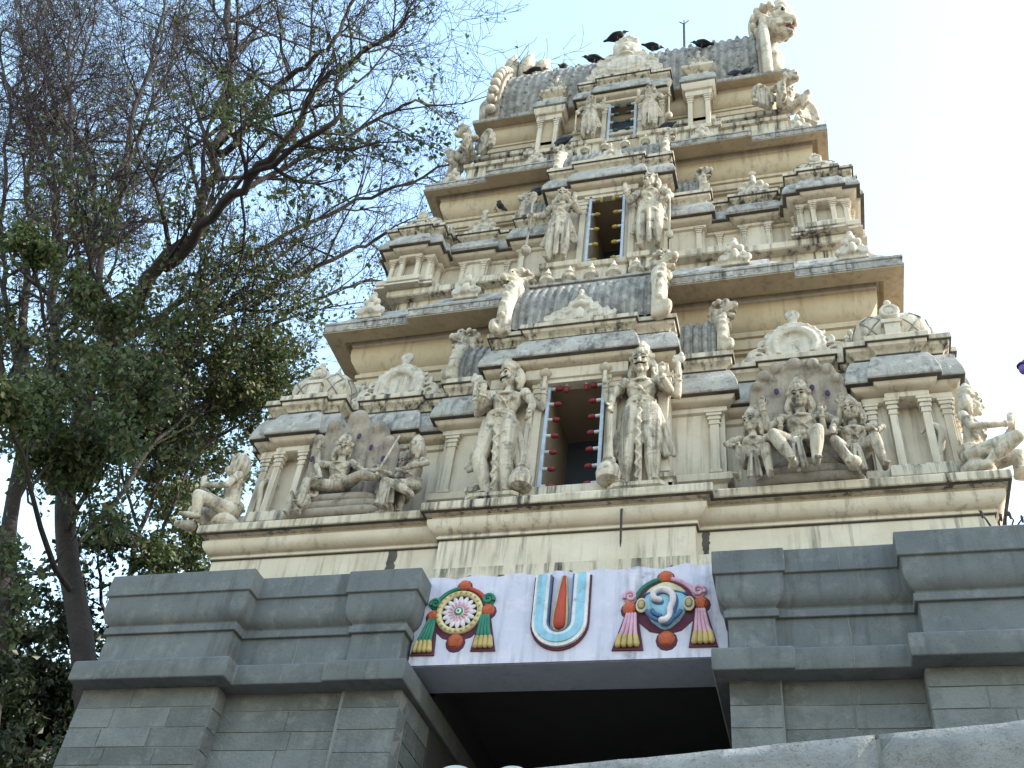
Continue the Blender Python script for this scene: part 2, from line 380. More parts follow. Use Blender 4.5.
# ragged broken render between the base and the painted panel
mb = MB(); n = 60; lowe = [(-1.47+3.19*i/n, 7.635+.035*math.sin(i*.9)+random.uniform(-.03,.03)) for i in range(n+1)]
mb.prism(lowe+[(1.72,7.80),(-1.47,7.80)], .045, .10); part(mb, 'broken_render', 'slab', smooth=0)

def entab(parent, plan, z, s=1., top=True, lip='grey', fh=0.):
    """frieze and cyma in cream, drip-edged weathered eave over it, then the neck and its crowning ledge; heights scale with s, z = frieze bottom"""
    f = MB(); zz = z; z = z+fh; f.sweep(plan, [(0,zz-.02),(.035,zz),(.035,z+.06*s),(.02,z+.065*s),(.02,z+.085*s),(.05,z+.09*s),(.085,z+.105*s),(.125,z+.135*s),(.14,z+.17*s),(.10,z+.18*s)])
    part(f, 'frieze', 'cream', parent)
    g_ = MB(); g_.sweep(plan, [(.142,z+.166*s),(.186,z+.174*s),(.192,z+.181*s),(.143,z+.1815*s)], top=False, bot=False); part(g_, 'under_lip_shade', 'mould_shade', parent)  # thin black band painting the shade below the eave lip
    e = MB(); e.sweep(plan, [(.1,z+.181*s),(.187,z+.183*s),(.198,z+.19*s),(.200,z+.205*s),(.190,z+.30*s),(.150,z+.47*s),(.105,z+.585*s),(.08,z+.605*s),(.02,z+.612*s)])
    part(e, 'kapota_eave', lip, parent, smooth=18, bevel=.012)
    if top:
        c = MB(); c.sweep(plan, [(.02,z+.60*s),(.02,z+.67*s),(.045,z+.675*s),(.05,z+.69*s),(.07,z+.72*s),(.115,z+.755*s),(.125,z+.79*s),(.128,z+.805*s),(.14,z+.808*s),(.155,z+.815*s),(.155,z+.89*s),(.13,z+.91*s),(0,z+.915*s)])
        part(c, 'crowning_ledge', 'slab', parent, bevel=.006)
        g_ = MB(); g_.sweep(plan, [(.134,z+.797*s),(.150,z+.804*s),(.153,z+.811*s),(.136,z+.806*s)], top=False, bot=False); part(g_, 'under_lip_shade', 'mould_shade', parent)  # painted shade beneath the crowning ledge
        g_ = MB(); g_.sweep(plan, [(.024,z+.655*s),(.041,z+.668*s),(.043,z+.674*s),(.022,z+.674*s)], top=False, bot=False); part(g_, 'under_lip_shade', 'mould_shade', parent)  # painted shade beneath the neck fillet
    return z+.915*s
def pilaster(parent, x, y, z0, z1, wd=.09, dp=.07, m='cream', name='pilaster', ax=0):
    """square shaft with stepped base and a flared two-stage capital; y is its wall plane, it stands forward of it"""
    h = wd/2; mb = MB()
    def bx(k, a, b, d=0):
        if ax == 0: mb.box(x-h*k, x+h*k, y-dp*(1+.5*(k-1))-d, y+.01, a, b)
        else: mb.box(y-.01 if ax > 0 else y-dp*(1+.5*(k-1)), y+dp*(1+.5*(k-1)) if ax > 0 else y+.01, x-h*k, x+h*k, a, b)
    H = z1-z0
    bx(1.35, z0, z0+.045*H); bx(1.0, z0+.045*H, z0+.80*H); bx(1.3, z0+.775*H, z0+.80*H+.0); bx(1.15, z0+.80*H, z0+.85*H); bx(1.5, z0+.85*H, z0+.885*H); bx(1.25, z0+.885*H, z0+.915*H); bx(1.7, z0+.915*H, z0+.96*H); bx(2.0, z0+.96*H, z1)
    return part(mb, name, m, parent, smooth=0, bevel=.006)

def kalasha(mb, c, r, h):
    mb.lathe(c, [(r*.55,0),(r*.8,h*.08),(r*.5,h*.14),(r*1.0,h*.25),(r*1.05,h*.36),(r*.6,h*.5),(r*.35,h*.56),(r*.6,h*.62),(r*.45,h*.72),(r*.25,h*.8),(r*.15,h*.92),(.004,h)], 14)

def pavilion(xc, yc, a, z0, zf, s, dome, label):
    """corner shrine: plinth, pilasters round a square body, entablature, cushion dome with crossed bands and a pot finial"""
    p = empty('corner_pavilion', (xc, yc, z0), tower); p['label'] = label
    pr = .07*s; b = a*.45
    def plan(e=0):
        a2 = a+e; b2 = b+e
        return [(xc-a2,yc-a2),(xc-b2,yc-a2),(xc-b2,yc-a2-pr),(xc+b2,yc-a2-pr),(xc+b2,yc-a2),(xc+a2,yc-a2),
                (xc+a2,yc-b2),(xc+a2+pr,yc-b2),(xc+a2+pr,yc+b2),(xc+a2,yc+b2),(xc+a2,yc+a2),(xc-a2,yc+a2),
                (xc-a2,yc+b2),(xc-a2-pr,yc+b2),(xc-a2-pr,yc-b2),(xc-a2,yc-b2)]
    hp = .29*s
    mb = MB(); mb.sweep(plan(), [(.13,z0),(.13,z0+.05*s),(.05,z0+.07*s),(.05,z0+.10*s),(.10,z0+.115*s),(.115,z0+.13*s),(.115,z0+hp*.85),(.09,z0+hp),(0,z0+hp+.002)]); part(mb, 'plinth', 'slab', p)
    mb = MB(); q = a*.8; mb.box(xc-q, xc+q, yc-q, yc+q, z0+hp-.01, zf+.02)
    for x0, x1 in ((xc-a+.02, xc-b-.02), (xc+b+.02, xc+a-.02)): mb.box(x0, x1, yc-a+.025, yc, z0+hp-.01, zf+.01)
    mb.box(xc-a+.03, xc+a-.03, yc-b, yc+b, z0+hp-.01, zf+.01)
    part(mb, 'body', 'cream', p, smooth=0)
    wd = .085*s
    for t in (-1, 1):
        pilaster(p, xc+t*(a-.055*s), yc-a+.06, z0+hp, zf-.01, wd); pilaster(p, xc+t*(b-.03*s), yc-a-pr+.06, z0+hp, zf-.01, wd)
    sx = 1 if xc > 0 else -1
    for sd_ in (-1, 1):
        for t in (-1, 1):
            pilaster(p, yc+t*(a-.055*s), xc+sd_*(a-.06), z0+hp, zf-.01, wd, ax=sd_)
            pilaster(p, yc+t*(b-.03*s), xc+sd_*(a+pr-.06), z0+hp, zf-.01, wd, ax=sd_)
    zt = entab(p, plan(), zf, s)
    r = a*1.0
    mb = MB(); H = dome
    prof = [(r*.80,0),(r*.80,H*.10),(r*.86,H*.14),(r*.97,H*.28),(r*1.02,H*.45),(r*.98,H*.64),(r*.84,H*.82),(r*.58,H*.93),(r*.3,H*.985),(.02,H)]
    mb.lathe((xc,yc,zt), prof, 32, square=5); part(mb, 'cushion_dome', 'statue', p, smooth=60)
    mb = MB()
    for k in range(4):
        Mx = Matrix.Translation((xc,yc,zt)) @ Matrix.Rotation(k*math.pi/2, 4, 'Z')
        i0 = len(mb.v)
        for sg in (-1, 1):
            for (u0, v0, u1, v1) in ((.32,.18,.92,.62),(.92,.18,.32,.62),(.32,.62,.6,.80),(.92,.62,.6,.80)):
                pts = []
                for i in range(7):
                    t = i/6; u = (u0+(u1-u0)*t)*sg*.86; v = v0+(v1-v0)*t
                    rr = 0
                    for j in range(len(prof)-1):
                        if prof[j][1] <= v*H <= prof[j+1][1]:
                            f = (v*H-prof[j][1])/(prof[j+1][1]-prof[j][1]+1e-9); rr = prof[j][0]*(1-f)+prof[j+1][0]*f
                    x = u*r; y = -(max(rr**5-abs(x)**5, 0))**.2 if abs(x) < rr else -.2*rr
                    pts.append((x, y, v*H))
                mb.tube(pts, .011*s, 5)
        mb.xf(Mx, i0); part(mb, 'dome_band', 'roof', p); mb = MB()
    for k in range(4):
        Mx = Matrix.Translation((xc,yc,zt)) @ Matrix.Rotation(k*math.pi/2, 4, 'Z')
        mb = MB(); mb.box(-.2*r,.2*r,-r*1.16,-r*.7,0,H*.42); mb.box(-.27*r,.27*r,-r*1.2,-r*.7,H*.42,H*.5); mb.torus((0,-r*1.12,H*.72), r*.2, r*.07, n=14, seg=6); mb.ell((0,-r*1.08,H*.72), (r*.19,r*.1,r*.19), seg=10, rings=7); mb.ell((0,-r*1.0,H*.98), (r*.10,r*.08,r*.12), seg=8, rings=6)
        mb.ell((0,-r*.9,H*.72), (r*.3,r*.2,r*.3), seg=10, rings=7)
        mb.xf(Mx); part(mb, 'dome_medallion', 'orn', p)
    mb = MB(); kalasha(mb, (xc,yc,zt+H*.95), r*.22, H*.55); part(mb, 'pot_finial', 'orn', p)
    return p
def barrel(mb, x0, x1, yc, zb, ry, rz, nrib, bead=0, depth=.03, full=False, seg=14, amin=-20):
    """ribbed barrel vault running along x; every bead-th rib carries beads"""
    A = [R(amin+(180-2*amin)*i/seg) for i in range(seg+1)]
    xs = []
    n = nrib
    for i in range(n):
        u0 = x0+(x1-x0)*i/n; u1 = x0+(x1-x0)*(i+1)/n; q = (u1-u0)
        xs += [(u0+q*.02, 0), (u0+q*.2, 1), (u0+q*.45, 1.25), (u0+q*.65, 1), (u0+q*.82, 0)]
    vs = []; fs = []
    for x, e in xs:
        for t in A: vs.append((x, yc-math.cos(t)*(ry+depth*e), zb+math.sin(t)*(rz+depth*e)))
    k = len(A)
    for i in range(len(xs)-1):
        for j in range(k-1): fs.append((i*k+j, (i+1)*k+j, (i+1)*k+j+1, i*k+j+1))
    fs.append(tuple(range(k-1, -1, -1))); fs.append(tuple((len(xs)-1)*k+j for j in range(k)))
    mb.add(vs, fs)
    if bead:
        for i in range(0, n, bead):
            xm = x0+(x1-x0)*(i+.42)/n
            for t in A[1:seg//2+2]:
                mb.ell((xm, yc-math.cos(t)*(ry+depth*1.5), zb+math.sin(t)*(rz+depth*1.5)), ((x1-x0)/n*.22, .022, .045), seg=6, rings=5)

# ---- ornaments: stucco gables fused into one skin
def orn_big(wd, h):
    """round-topped gable: arch ring over a plug, disc finial, trailing scrolls at both sides"""
    mb = MB(); r = wd*.2
    mb.torus((0,0,h*.30), r, wd*.055, a0=R(-35), a1=R(215), n=22, seg=8, sz=1.15)
    mb.torus((0,-.01,h*.30), r*1.3, wd*.03, a0=R(-30), a1=R(210), n=22, seg=8, sz=1.15)
    mb.prism([(-r*.8,0),(r*.8,0),(r*.8,h*.38),(r*.4,h*.52),(-r*.4,h*.52),(-r*.8,h*.38)], .0, .09)
    mb.prism([(-wd*.5,0),(wd*.5,0),(wd*.46,.12*h),(wd*.3,h*.22),(wd*.22,h*.5),(wd*.1,h*.66),(-wd*.1,h*.66),(-wd*.22,h*.5),(-wd*.3,h*.22),(-wd*.46,h*.12)], .03, .10)
    for s in (-1, 1):
        mb.spiral((s*wd*.36, h*.16), h*.13, 1.6, .03, -s, R(90)); mb.spiral((s*wd*.47, h*.09), h*.085, 1.4, .026, s, R(90)); mb.spiral((s*wd*.30, h*.36), h*.085, 1.3, .026, -s, R(60)); mb.spiral((s*wd*.24, h*.52), h*.06, 1.3, .022, -s, R(30)); [mb.ell((s*wd*.27*math.cos(R(q)), -.03, h*.30+wd*.31*math.sin(R(q))), .028, seg=8, rings=6) for q in range(-20, 90, 16)]
        mb.spiral((s*wd*.10, h*.64), h*.07, 1.3, .018, -s, R(0)); mb.ell((s*wd*.28, -.01, h*.07), (.05,.04,.045), seg=8, rings=6)
    mb.ell((0,0,h*.70), (wd*.07,.05,h*.07)); mb.ell((0,0,h*.80), (wd*.05,.045,h*.05)); mb.torus((0,0,h*.91), wd*.055, wd*.024, n=16, seg=7); mb.ell((0,.0,h*.91), (wd*.055,.035,wd*.055)); mb.ell((0,-.03,h*.91), .018, seg=6, rings=5)
    return mb
def orn_crown(wd, h):
    """crown of lobes with a ring on top"""
    mb = MB(); mb.prism([(-wd*.42,0),(wd*.42,0),(wd*.45,h*.25),(wd*.3,h*.5),(-wd*.3,h*.5),(-wd*.45,h*.25)], .0, .1)
    for i in range(7):
        t = R(-8+196*i/6); mb.ell((math.cos(t)*wd*.4,-.0,h*.22+math.sin(t)*h*.33), (wd*.1,.06,wd*.1), seg=9, rings=6)
    mb.torus((0,-.02,h*.2), wd*.2, wd*.05, n=16, seg=7, a0=R(-20), a1=R(200), sz=1.3); mb.ell((0,-.02,h*.22), (wd*.11,.06,wd*.14)); mb.spiral((-wd*.3,h*.12), wd*.1, 1.3, .016, 1); mb.spiral((wd*.3,h*.12), wd*.1, 1.3, .016, -1)
    mb.ell((0,.01,h*.66), (wd*.1,.06,h*.12)); mb.torus((0,.01,h*.86), wd*.09, wd*.035, n=14, seg=7); mb.ell((0,.01,h*.85), (wd*.08,.03,wd*.08))
    return mb
def orn_leaf(wd, h):
    """small eave gable: two curled lobes below a leaf with a knob"""
    mb = MB()
    for s in (-1, 1):
        mb.spiral((s*wd*.3, h*.24), wd*.17, 1.5, .03, s, R(90)); mb.ell((s*wd*.3,.03,h*.24), (wd*.18,.05,wd*.18)); mb.ell((s*wd*.17,0,h*.56), (wd*.11,.05,h*.12), seg=9, rings=6)
    mb.prism([(-wd*.4,0),(wd*.4,0),(wd*.16,h*.72),(-wd*.16,h*.72)], .02, .09); mb.ell((0,-.02,h*.3), (wd*.12,.06,h*.2)); mb.ell((0,0,h*.7), (wd*.13,.06,h*.16)); mb.ell((0,.01,h*.9), (wd*.09,.05,h*.09))
    return mb
def orn_fan(wd, h):
    """broad low fan of scrolls rising to a pointed crest with a small niche"""
    mb = MB(); mb.prism([(-wd*.5,0),(wd*.5,0),(wd*.42,h*.2),(wd*.2,h*.5),(wd*.07,h*.85),(-wd*.07,h*.85),(-wd*.2,h*.5),(-wd*.42,h*.2)], .02, .1)
    for s in (-1, 1):
        for u, v, q in ((.42,.13,.10),(.31,.22,.13),(.20,.38,.13),(.11,.58,.10),(.36,.07,.06),(.23,.12,.09)): mb.spiral((s*wd*u, h*v), h*q, 1.5, .02, -s if u > .2 else s, R(60)); mb.ell((s*wd*u,.03,h*v), (h*q,.04,h*q), seg=8, rings=6)
    mb.prism([(-wd*.06,0),(wd*.06,0),(wd*.06,h*.28),(0,h*.38),(-wd*.06,h*.28)], -.04, .05); mb.ell((0,0,h*.52), (wd*.08,.06,h*.1)); mb.ell((0,0,h*.72), (wd*.06,.06,h*.1)); mb.ell((0,0,h*.9), (wd*.04,.05,h*.09))
    return mb
def orn_mask(wd, h):
    """broad crest with a bulging-eyed mask under a leafy crown"""
    mb = MB(); mb.ell((0,.05,h*.26), (wd*.34,.14,h*.24)); mb.prism([(-wd*.5,0),(wd*.5,0),(wd*.4,h*.12),(wd*.3,h*.25),(-wd*.3,h*.25),(-wd*.4,h*.12)], 0, .14)
    for s in (-1, 1):
        for u, v, q in ((.43,.07,.07),(.35,.2,.09),(.3,.35,.08),(.2,.47,.07),(.38,.12,.06)): mb.spiral((s*wd*u, h*v), h*q, 1.4, .022, -s, R(80), y=-.02); mb.ell((s*wd*u,.04,h*v), (h*q,.06,h*q), seg=9, rings=6)
        mb.torus((s*wd*.11,-.06,h*.28), wd*.12, .025, a0=R(180), a1=R(360), n=12, seg=6); mb.ell((s*wd*.09,-.05,h*.60), (.07,.07,.07)); mb.torus((s*wd*.09,-.08,h*.60), .075, .02, n=12, seg=6); mb.ell((s*wd*.15,.0,h*.7), (.06,.08,.16), seg=8, rings=6)
        for k in range(3): mb.ell((s*wd*(.04+.05*k),0,h*(.9-.05*k)), (.05,.07,.1), seg=8, rings=6)
    mb.ell((0,.02,h*.6), (wd*.19,.16,h*.17)); mb.ell((0,-.1,h*.52), (.07,.09,.06)); mb.ell((0,-.04,h*.45), (.18,.1,.05)); mb.ell((0,.04,h*.78), (wd*.14,.1,h*.12)); mb.ell((0,.0,h*.80), (.06,.1,.06)); mb.torus((0,-.05,h*.24), wd*.24, .022, n=20, seg=6, sz=.7); mb.ell((0,.03,h*.95), (.06,.06,.08))
    return mb
_orn = {}
def ornament(kind, wd, h, loc, vox=.014, rz=0., label=None, m='orn', sc=1.):
    key = (kind.__name__, wd, h)
    if key not in _orn: _orn[key] = fuse(kind(wd, h), 'gable_ornament', vox, 2); _orn[key].materials.append(M[m])
    o = bpy.data.objects.new('gable_ornament', _orn[key]); COL.objects.link(o); o.parent = tower; o.matrix_parent_inverse = world_of(tower).inverted()
    o.location = loc; o.rotation_euler = (R(-4), 0, rz); o.scale = (sc,)*3
    if label: o['label'] = label
    return o
def eave(plan, zl, wall, ov=.54, hh=.20, rise=.5, run=.32, name='storey_eave'):
    """wide overhanging eave: ochre soffit below, weathered lip with a row of carved squares, sloping top"""
    e = empty(name, (0, 3.3, zl), tower)
    mb = MB(); mb.sweep(plan, [(wall,zl+.10,0),(wall+.05,zl+.09,0),(wall+.09,zl+.03,.0),(wall+.10,zl+.012,.6),(ov-.05,zl+.005,1),(ov,zl,1),(ov,zl+.012,1)], bot=False, top=False); part(mb, 'soffit', 'ochre', e, smooth=30)
    mb = MB(); mb.sweep(plan, [(ov-.004,zl+.011,1),(ov+.012,zl+.02,1),(ov+.012,zl+.045,1),(ov-.006,zl+.05,1),(ov-.006,zl+hh*.72,1),(ov+.012,zl+hh*.76,1),(ov+.008,zl+hh*.95,1),(ov-.03,zl+hh*1.02,1),(ov-run*.42,zl+hh+rise*.32,1),(ov-run*.8,zl+hh+rise*.72,1),(ov-run,zl+hh+rise,1),(ov-run-.02,zl+hh+rise+.02,1)], bot=False)
    P = plan(1)
    n = len(P)
    for i in range(n):
        a, b = V((*P[i],)), V((*P[(i+1) % n],)); d = (b-a); Ln = d.length
        if Ln < .3: continue
        d.normalize(); nn = V((d.y, -d.x))
        e0 = -ov if V((*P[i-1],)) is not None and abs((a-V((*P[i-1],))).length) > .3 else (.0)
        q = 0.06
        while q < Ln-.0:
            c = a+d*q+nn*(ov-.004); hx = .045
            p0 = c-d*hx; p1 = c+d*hx
            z0, z1 = zl+.06, zl+hh*.66
            vs = [(p0.x,p0.y,z0),(p1.x,p1.y,z0),(p1.x,p1.y,z1),(p0.x,p0.y,z1)]; vs += [(x+nn.x*.012, y+nn.y*.012, z) for x, y, z in vs]
            mb.add(vs, [(0,1,2,3),(7,6,5,4),(0,4,5,1),(1,5,6,2),(2,6,7,3),(3,7,4,0)]); 
            q += .15
    part(mb, 'eave_slope', 'grey', e, smooth=30)
    return e
def halves(name, w0, steps, yb, z0, z1, m='cream', parent=tower):
    """wall standing left and right of an open passage of half width w0"""
    mb = MB()
    R_ = [(w0, steps[0][1])]+steps+[(steps[-1][0], yb), (w0, yb)]
    mb.sweep(R_, [(0,z0),(0,z1)])
    L_ = [(-x, y) for x, y in reversed(R_)]
    mb.sweep(L_, [(0,z0),(0,z1)])
    return part(mb, name, m, parent, smooth=0)
def passage(parent, w0, y0, y1, z0, z1):
    mb = MB(); mb.box(-w0-.02, w0+.02, y0, y1, z1, z1+.1); part(mb, 'passage_ceiling', 'brown_inside', parent, smooth=0)
    mb = MB(); mb.box(-w0-.002, -w0+.012, y0, y1, z0, z1-.002); mb.box(w0-.012, w0+.002, y0, y1, z0, z1-.002); part(mb, 'passage_lining', 'brown_inside', parent, smooth=0)
    mb = MB(); mb.box(-w0-.06, w0+.06, y0+.02, y1, z0-.4, z0-.002); part(mb, 'passage_floor', 'brown_inside', parent, smooth=0)
    mb = MB(); mb.box(-w0-.02, w0+.02, y1-.1, y1, z0, z1); part(mb, 'back_screen', 'blue_inside', parent, smooth=0)
def upper_wall(hw, yf, yb, z0, z1, b0, hh):
    """plain ochre wall with strip pilasters, banded mouldings and a big cyma carrying the soffit; b0 = first band, hh = height of the moulded zone"""
    P = rect(-hw, hw, yf, yb); k = hh/.9
    mb = MB(); mb.sweep(P, [(0,z0),(0,b0),(.055,b0+.01*k),(.06,b0+.02),(.06,b0+.05*k),(.095,b0+.055*k),(.10,b0+.07*k),(.10,b0+.2*k),(.055,b0+.215*k),(.05,b0+.28*k),(.085,b0+.29*k),(.09,b0+.35*k),(.045,b0+.365*k),(.045,b0+.42*k),(.075,b0+.44*k),(.12,b0+.49*k),(.17,b0+.57*k),(.195,b0+.67*k),(.20,b0+.78*k),(.185,b0+.84*k),(.21,b0+.86*k),(.21,z1)])
    o = part(mb, 'storey_wall', 'wall_cream')
    mb = MB()
    for s in (-1, 1): mb.box(s*(hw-.02)-.11, s*(hw-.02)+.11, yf-.03, yf+.02, z0, b0-.002); mb.box(s*(hw)-.02, s*hw+.02, yf-.03, yf+.2, z0, b0-.003)
    part(mb, 'corner_strip', 'cream', o, smooth=0)

# ================= first storey
upper_wall(3.58, 1.12, 5.5, 10.62, 12.58, 11.62, .9); halves('lower_wall', .40, [(3.58,1.12)], 5.5, 8.6, 10.62, 'ochre')
eave(lambda k: sym_plan([(2.2,1.12-.12*k),(2.2,1.12),(3.58,1.12)], 5.5), 12.46, .20, .545, .22, .5, .34)
for s in (-1, 1):
    pavilion(s*3.80, .80, .45, 8.603, 9.90, 1., .74, ('left' if s < 0 else 'right')+' corner pavilion of the lowest storey'); 
    # niche wall with its own entablature
    n = empty('niche_bay', (s*2.6, .6, 8.68), tower)
    Pn = [(1.6,.62),(2.32,.62),(2.32,.54),(2.98,.54),(2.98,.62),(3.6,.62),(3.6,1.3),(1.6,1.3)]
    if s < 0: Pn = [(-x, y) for x, y in reversed(Pn)]
    mb = MB(); mb.sweep(Pn, [(0,8.55),(0,10.02)]); part(mb, 'niche_wall', 'cream', n, smooth=0)
    entab(n, Pn, 10.0)
    ornament(orn_big, 1.30, .98, (s*2.66,.56,10.90), label=None)
    # shoulder bay
    b = empty('shoulder_bay', (s*1.45, .45, 8.68), tower)
    Ps = rect(1.05, 1.76, .44, 1.3) if s > 0 else rect(-1.76, -1.05, .44, 1.3)
    mb = MB(); mb.sweep(Ps, [(.05,8.60),(.05,8.76),(0,8.77),(0,9.0),(.07,9.02),(.07,9.1),(.05,9.13),(0,9.135),(0,10.1)]); part(mb, 'bay_wall', 'cream', b, smooth=0)
    pilaster(b, s*1.64, .46, 9.13, 10.06, .11)
    zt = entab(b, Ps, 10.07)
    mb = MB(); x0, x1 = sorted((s*1.05, s*1.74)); barrel(mb, x0, x1, .74, zt+.22, .36, .62, 6, 0, .03, amin=-18); part(mb, 'small_barrel_roof', 'roof', b)
# centre bay
c1 = empty('centre_bay', (0,.2,8.68), tower)
halves('bay_wall', .37, [(.62,.17),(.62,.19),(1.14,.19)], 1.6, 8.55, 10.52, parent=c1)
mb = MB(); mb.sweep(sym_plan([(.62,.05),(.62,.13),(1.14,.13)], 1.3), [(.05,8.60),(.05,8.80),(.03,8.82),(-.03,8.823)]); part(mb, 'sill', 'slab', c1)
passage(c1, .37, .2, 1.35, 8.82, 10.488)
P1 = sym_plan([(.62,.05),(.62,.15),(1.10,.15)], 1.4)
zt = entab(c1, P1, 10.52, .9, fh=.10)
mb = MB(); mb.box(-.45,.45,.04,.19,10.45,10.53); part(mb, 'door_lintel', 'cream', c1, smooth=0)
for s in (-1, 1):
    pilaster(c1, s*1.07, .21, 9.0, 10.5, .12, .07); pilaster(c1, s*.47, .19, 8.82, 10.5, .10, .07)
    mb = MB(); mb.sweep(rect(*sorted((s*.98, s*1.2)), .08, .4), [(0,8.603),(0,8.84),(.03,8.86),(.03,8.92),(0,8.93)]); part(mb, 'pilaster_plinth', 'slab', c1)
    # stand of the guardian statue
    mb = MB(); mb.sweep([(s*.83+x, .05+y) for x, y in ((-.3,-.10),(-.24,-.15),(.24,-.15),(.3,-.10),(.3,.25),(-.3,.25))], [(-.02,8.60),(.0,8.62),(.03,8.635),(.035,8.68),(.01,8.69)]); part(mb, 'statue_stand', 'slab', c1)
mb = MB(); barrel(mb, -.97, .97, .50, zt+.22, .48, .93, 17, 0, .028, amin=-12); part(mb, 'barrel_roof', 'roof', c1)
mb = MB(); mb.box(-.99,.99,.33,.9,zt+1.08,zt+1.17); mb.box(-.99,.99,.30,.9,zt+1.172,zt+1.22); part(mb, 'ridge_ledge', 'grey', c1, smooth=0, bevel=.01)
for i in range(5):
    mb = MB(); kalasha(mb, (-.64+.32*i, .38, zt+1.21), .11, .42); part(mb, 'pot_finial', 'orn', c1)
ornament(orn_fan, 1.0, .62, (0,-.06,zt))
for s in (-1, 1):
    ornament(orn_leaf, .50, .58, (s*2.0,.60,13.12) if 0 else (s*1.98,.62,12.98)); ornament(orn_leaf, .50, .58, (s*3.55,.72,12.92))

# ================= second storey
mb = MB(); mb.sweep(sym_plan([(2.0,1.06),(2.0,1.14),(3.5,1.14)], 5.4), [(-.02,13.1),(-.02,13.45),(-.1,13.46),(-.1,13.70),(.03,13.72),(.05,13.74),(.05,13.86),(.02,13.885),(-.3,13.89)]); part(mb, 'storey_plinth', 'slab')
upper_wall(3.10, 1.86, 5.2, 15.64, 17.06, 16.15, .82); halves('lower_wall', .31, [(3.10,1.86)], 5.2, 13.6, 15.64, 'ochre')
eave(lambda k: sym_plan([(1.88,1.86-.12*k),(1.88,1.86),(3.10,1.86)], 5.2), 16.94, .20, .455, .2, .45, .30)
for s in (-1, 1):
    pavilion(s*3.28, 1.52, .37, 13.885, 14.66, .80, .56, ('left' if s < 0 else 'right')+' corner pavilion of the middle storey')
    n = empty('niche_bay', (s*2.3, 1.5, 13.9), tower)
    Pn = [(1.5,1.50),(2.04,1.50),(2.04,1.42),(2.52,1.42),(2.52,1.50),(2.98,1.50),(2.98,2.0),(1.5,2.0)]
    if s < 0: Pn = [(-x, y) for x, y in reversed(Pn)]
    mb = MB(); mb.sweep(Pn, [(0,13.88),(0,14.72)]); part(mb, 'niche_wall', 'cream', n, smooth=0)
    zt = entab(n, Pn, 14.70, .78)
    for x in (1.72, 2.10, 2.46, 2.86): pilaster(n, s*x, (1.51 if x in (1.72,2.86) else 1.43)+.01, 13.9, 14.69, .065, .05)
    ornament(orn_crown, .56, .92, (s*2.29,1.44,zt-.02), label=None)
    b = empty('shoulder_bay', (s*1.3, 1.3, 13.9), tower)
    Ps = rect(.95, 1.50, 1.34, 2.0) if s > 0 else rect(-1.50, -.95, 1.34, 2.0)
    mb = MB(); mb.sweep(Ps, [(.04,13.88),(.04,13.96),(0,13.97),(0,14.06),(.05,14.08),(.05,14.12),(0,14.14),(0,14.72)]); part(mb, 'bay_wall', 'cream', b, smooth=0)
    pilaster(b, s*1.42, 1.36, 14.12, 14.70, .08)
    zt = entab(b, Ps, 14.71, .92)
    mb = MB(); x0, x1 = sorted((s*.95, s*1.48)); barrel(mb, x0, x1, 1.58, zt+.15, .28, .42, 5, 0, .025, amin=-18)
    for i in range(3): kalasha(mb, (s*(1.05+.17*i), 1.5, zt+.55), .05, .2)
    part(mb, 'small_barrel_roof', 'roof', b)
c2 = empty('centre_bay', (0,1.1,13.9), tower)
halves('bay_wall', .29, [(.48,1.10),(.48,1.12),(.93,1.12)], 2.4, 13.6, 15.54, parent=c2)
mb = MB(); mb.sweep(sym_plan([(.40,1.0),(.40,.93),(.95,.93)], 1.8), [(-.02,13.5),(-.02,13.72),(.02,13.74),(.03,13.76),(.03,13.84),(.01,13.855),(-.02,13.86)]); part(mb, 'sill', 'slab', c2)
passage(c2, .29, 1.12, 2.3, 13.87, 15.508)
P2 = sym_plan([(.47,1.02),(.47,1.10),(.92,1.10)], 2.2)
zt = entab(c2, P2, 15.54, .86, fh=.06)
mb = MB(); mb.box(-.38,.38,1.01,1.11,15.46,15.55); part(mb, 'door_lintel', 'cream', c2, smooth=0)
for s in (-1, 1):
    pilaster(c2, s*.40, 1.12, 13.87, 15.5, .10, .06); pilaster(c2, s*.88, 1.13, 13.87, 15.5, .09, .05)
mb = MB(); barrel(mb, -.86, .86, 1.52, zt+.12, .42, .72, 15, 0, .025, amin=-8); part(mb, 'barrel_roof', 'roof', c2)
for i in range(4):
    mb = MB(); kalasha(mb, (-.54+.36*i, 1.30, zt+.80), .085, .32); part(mb, 'pot_finial', 'orn', c2)
ornament(orn_fan, .72, .55, (0,.98,zt))
for s in (-1, 1):
    ornament(orn_leaf, .46, .52, (s*1.50,1.46,17.32)); ornament(orn_leaf, .46, .52, (s*3.12,1.55,17.28))

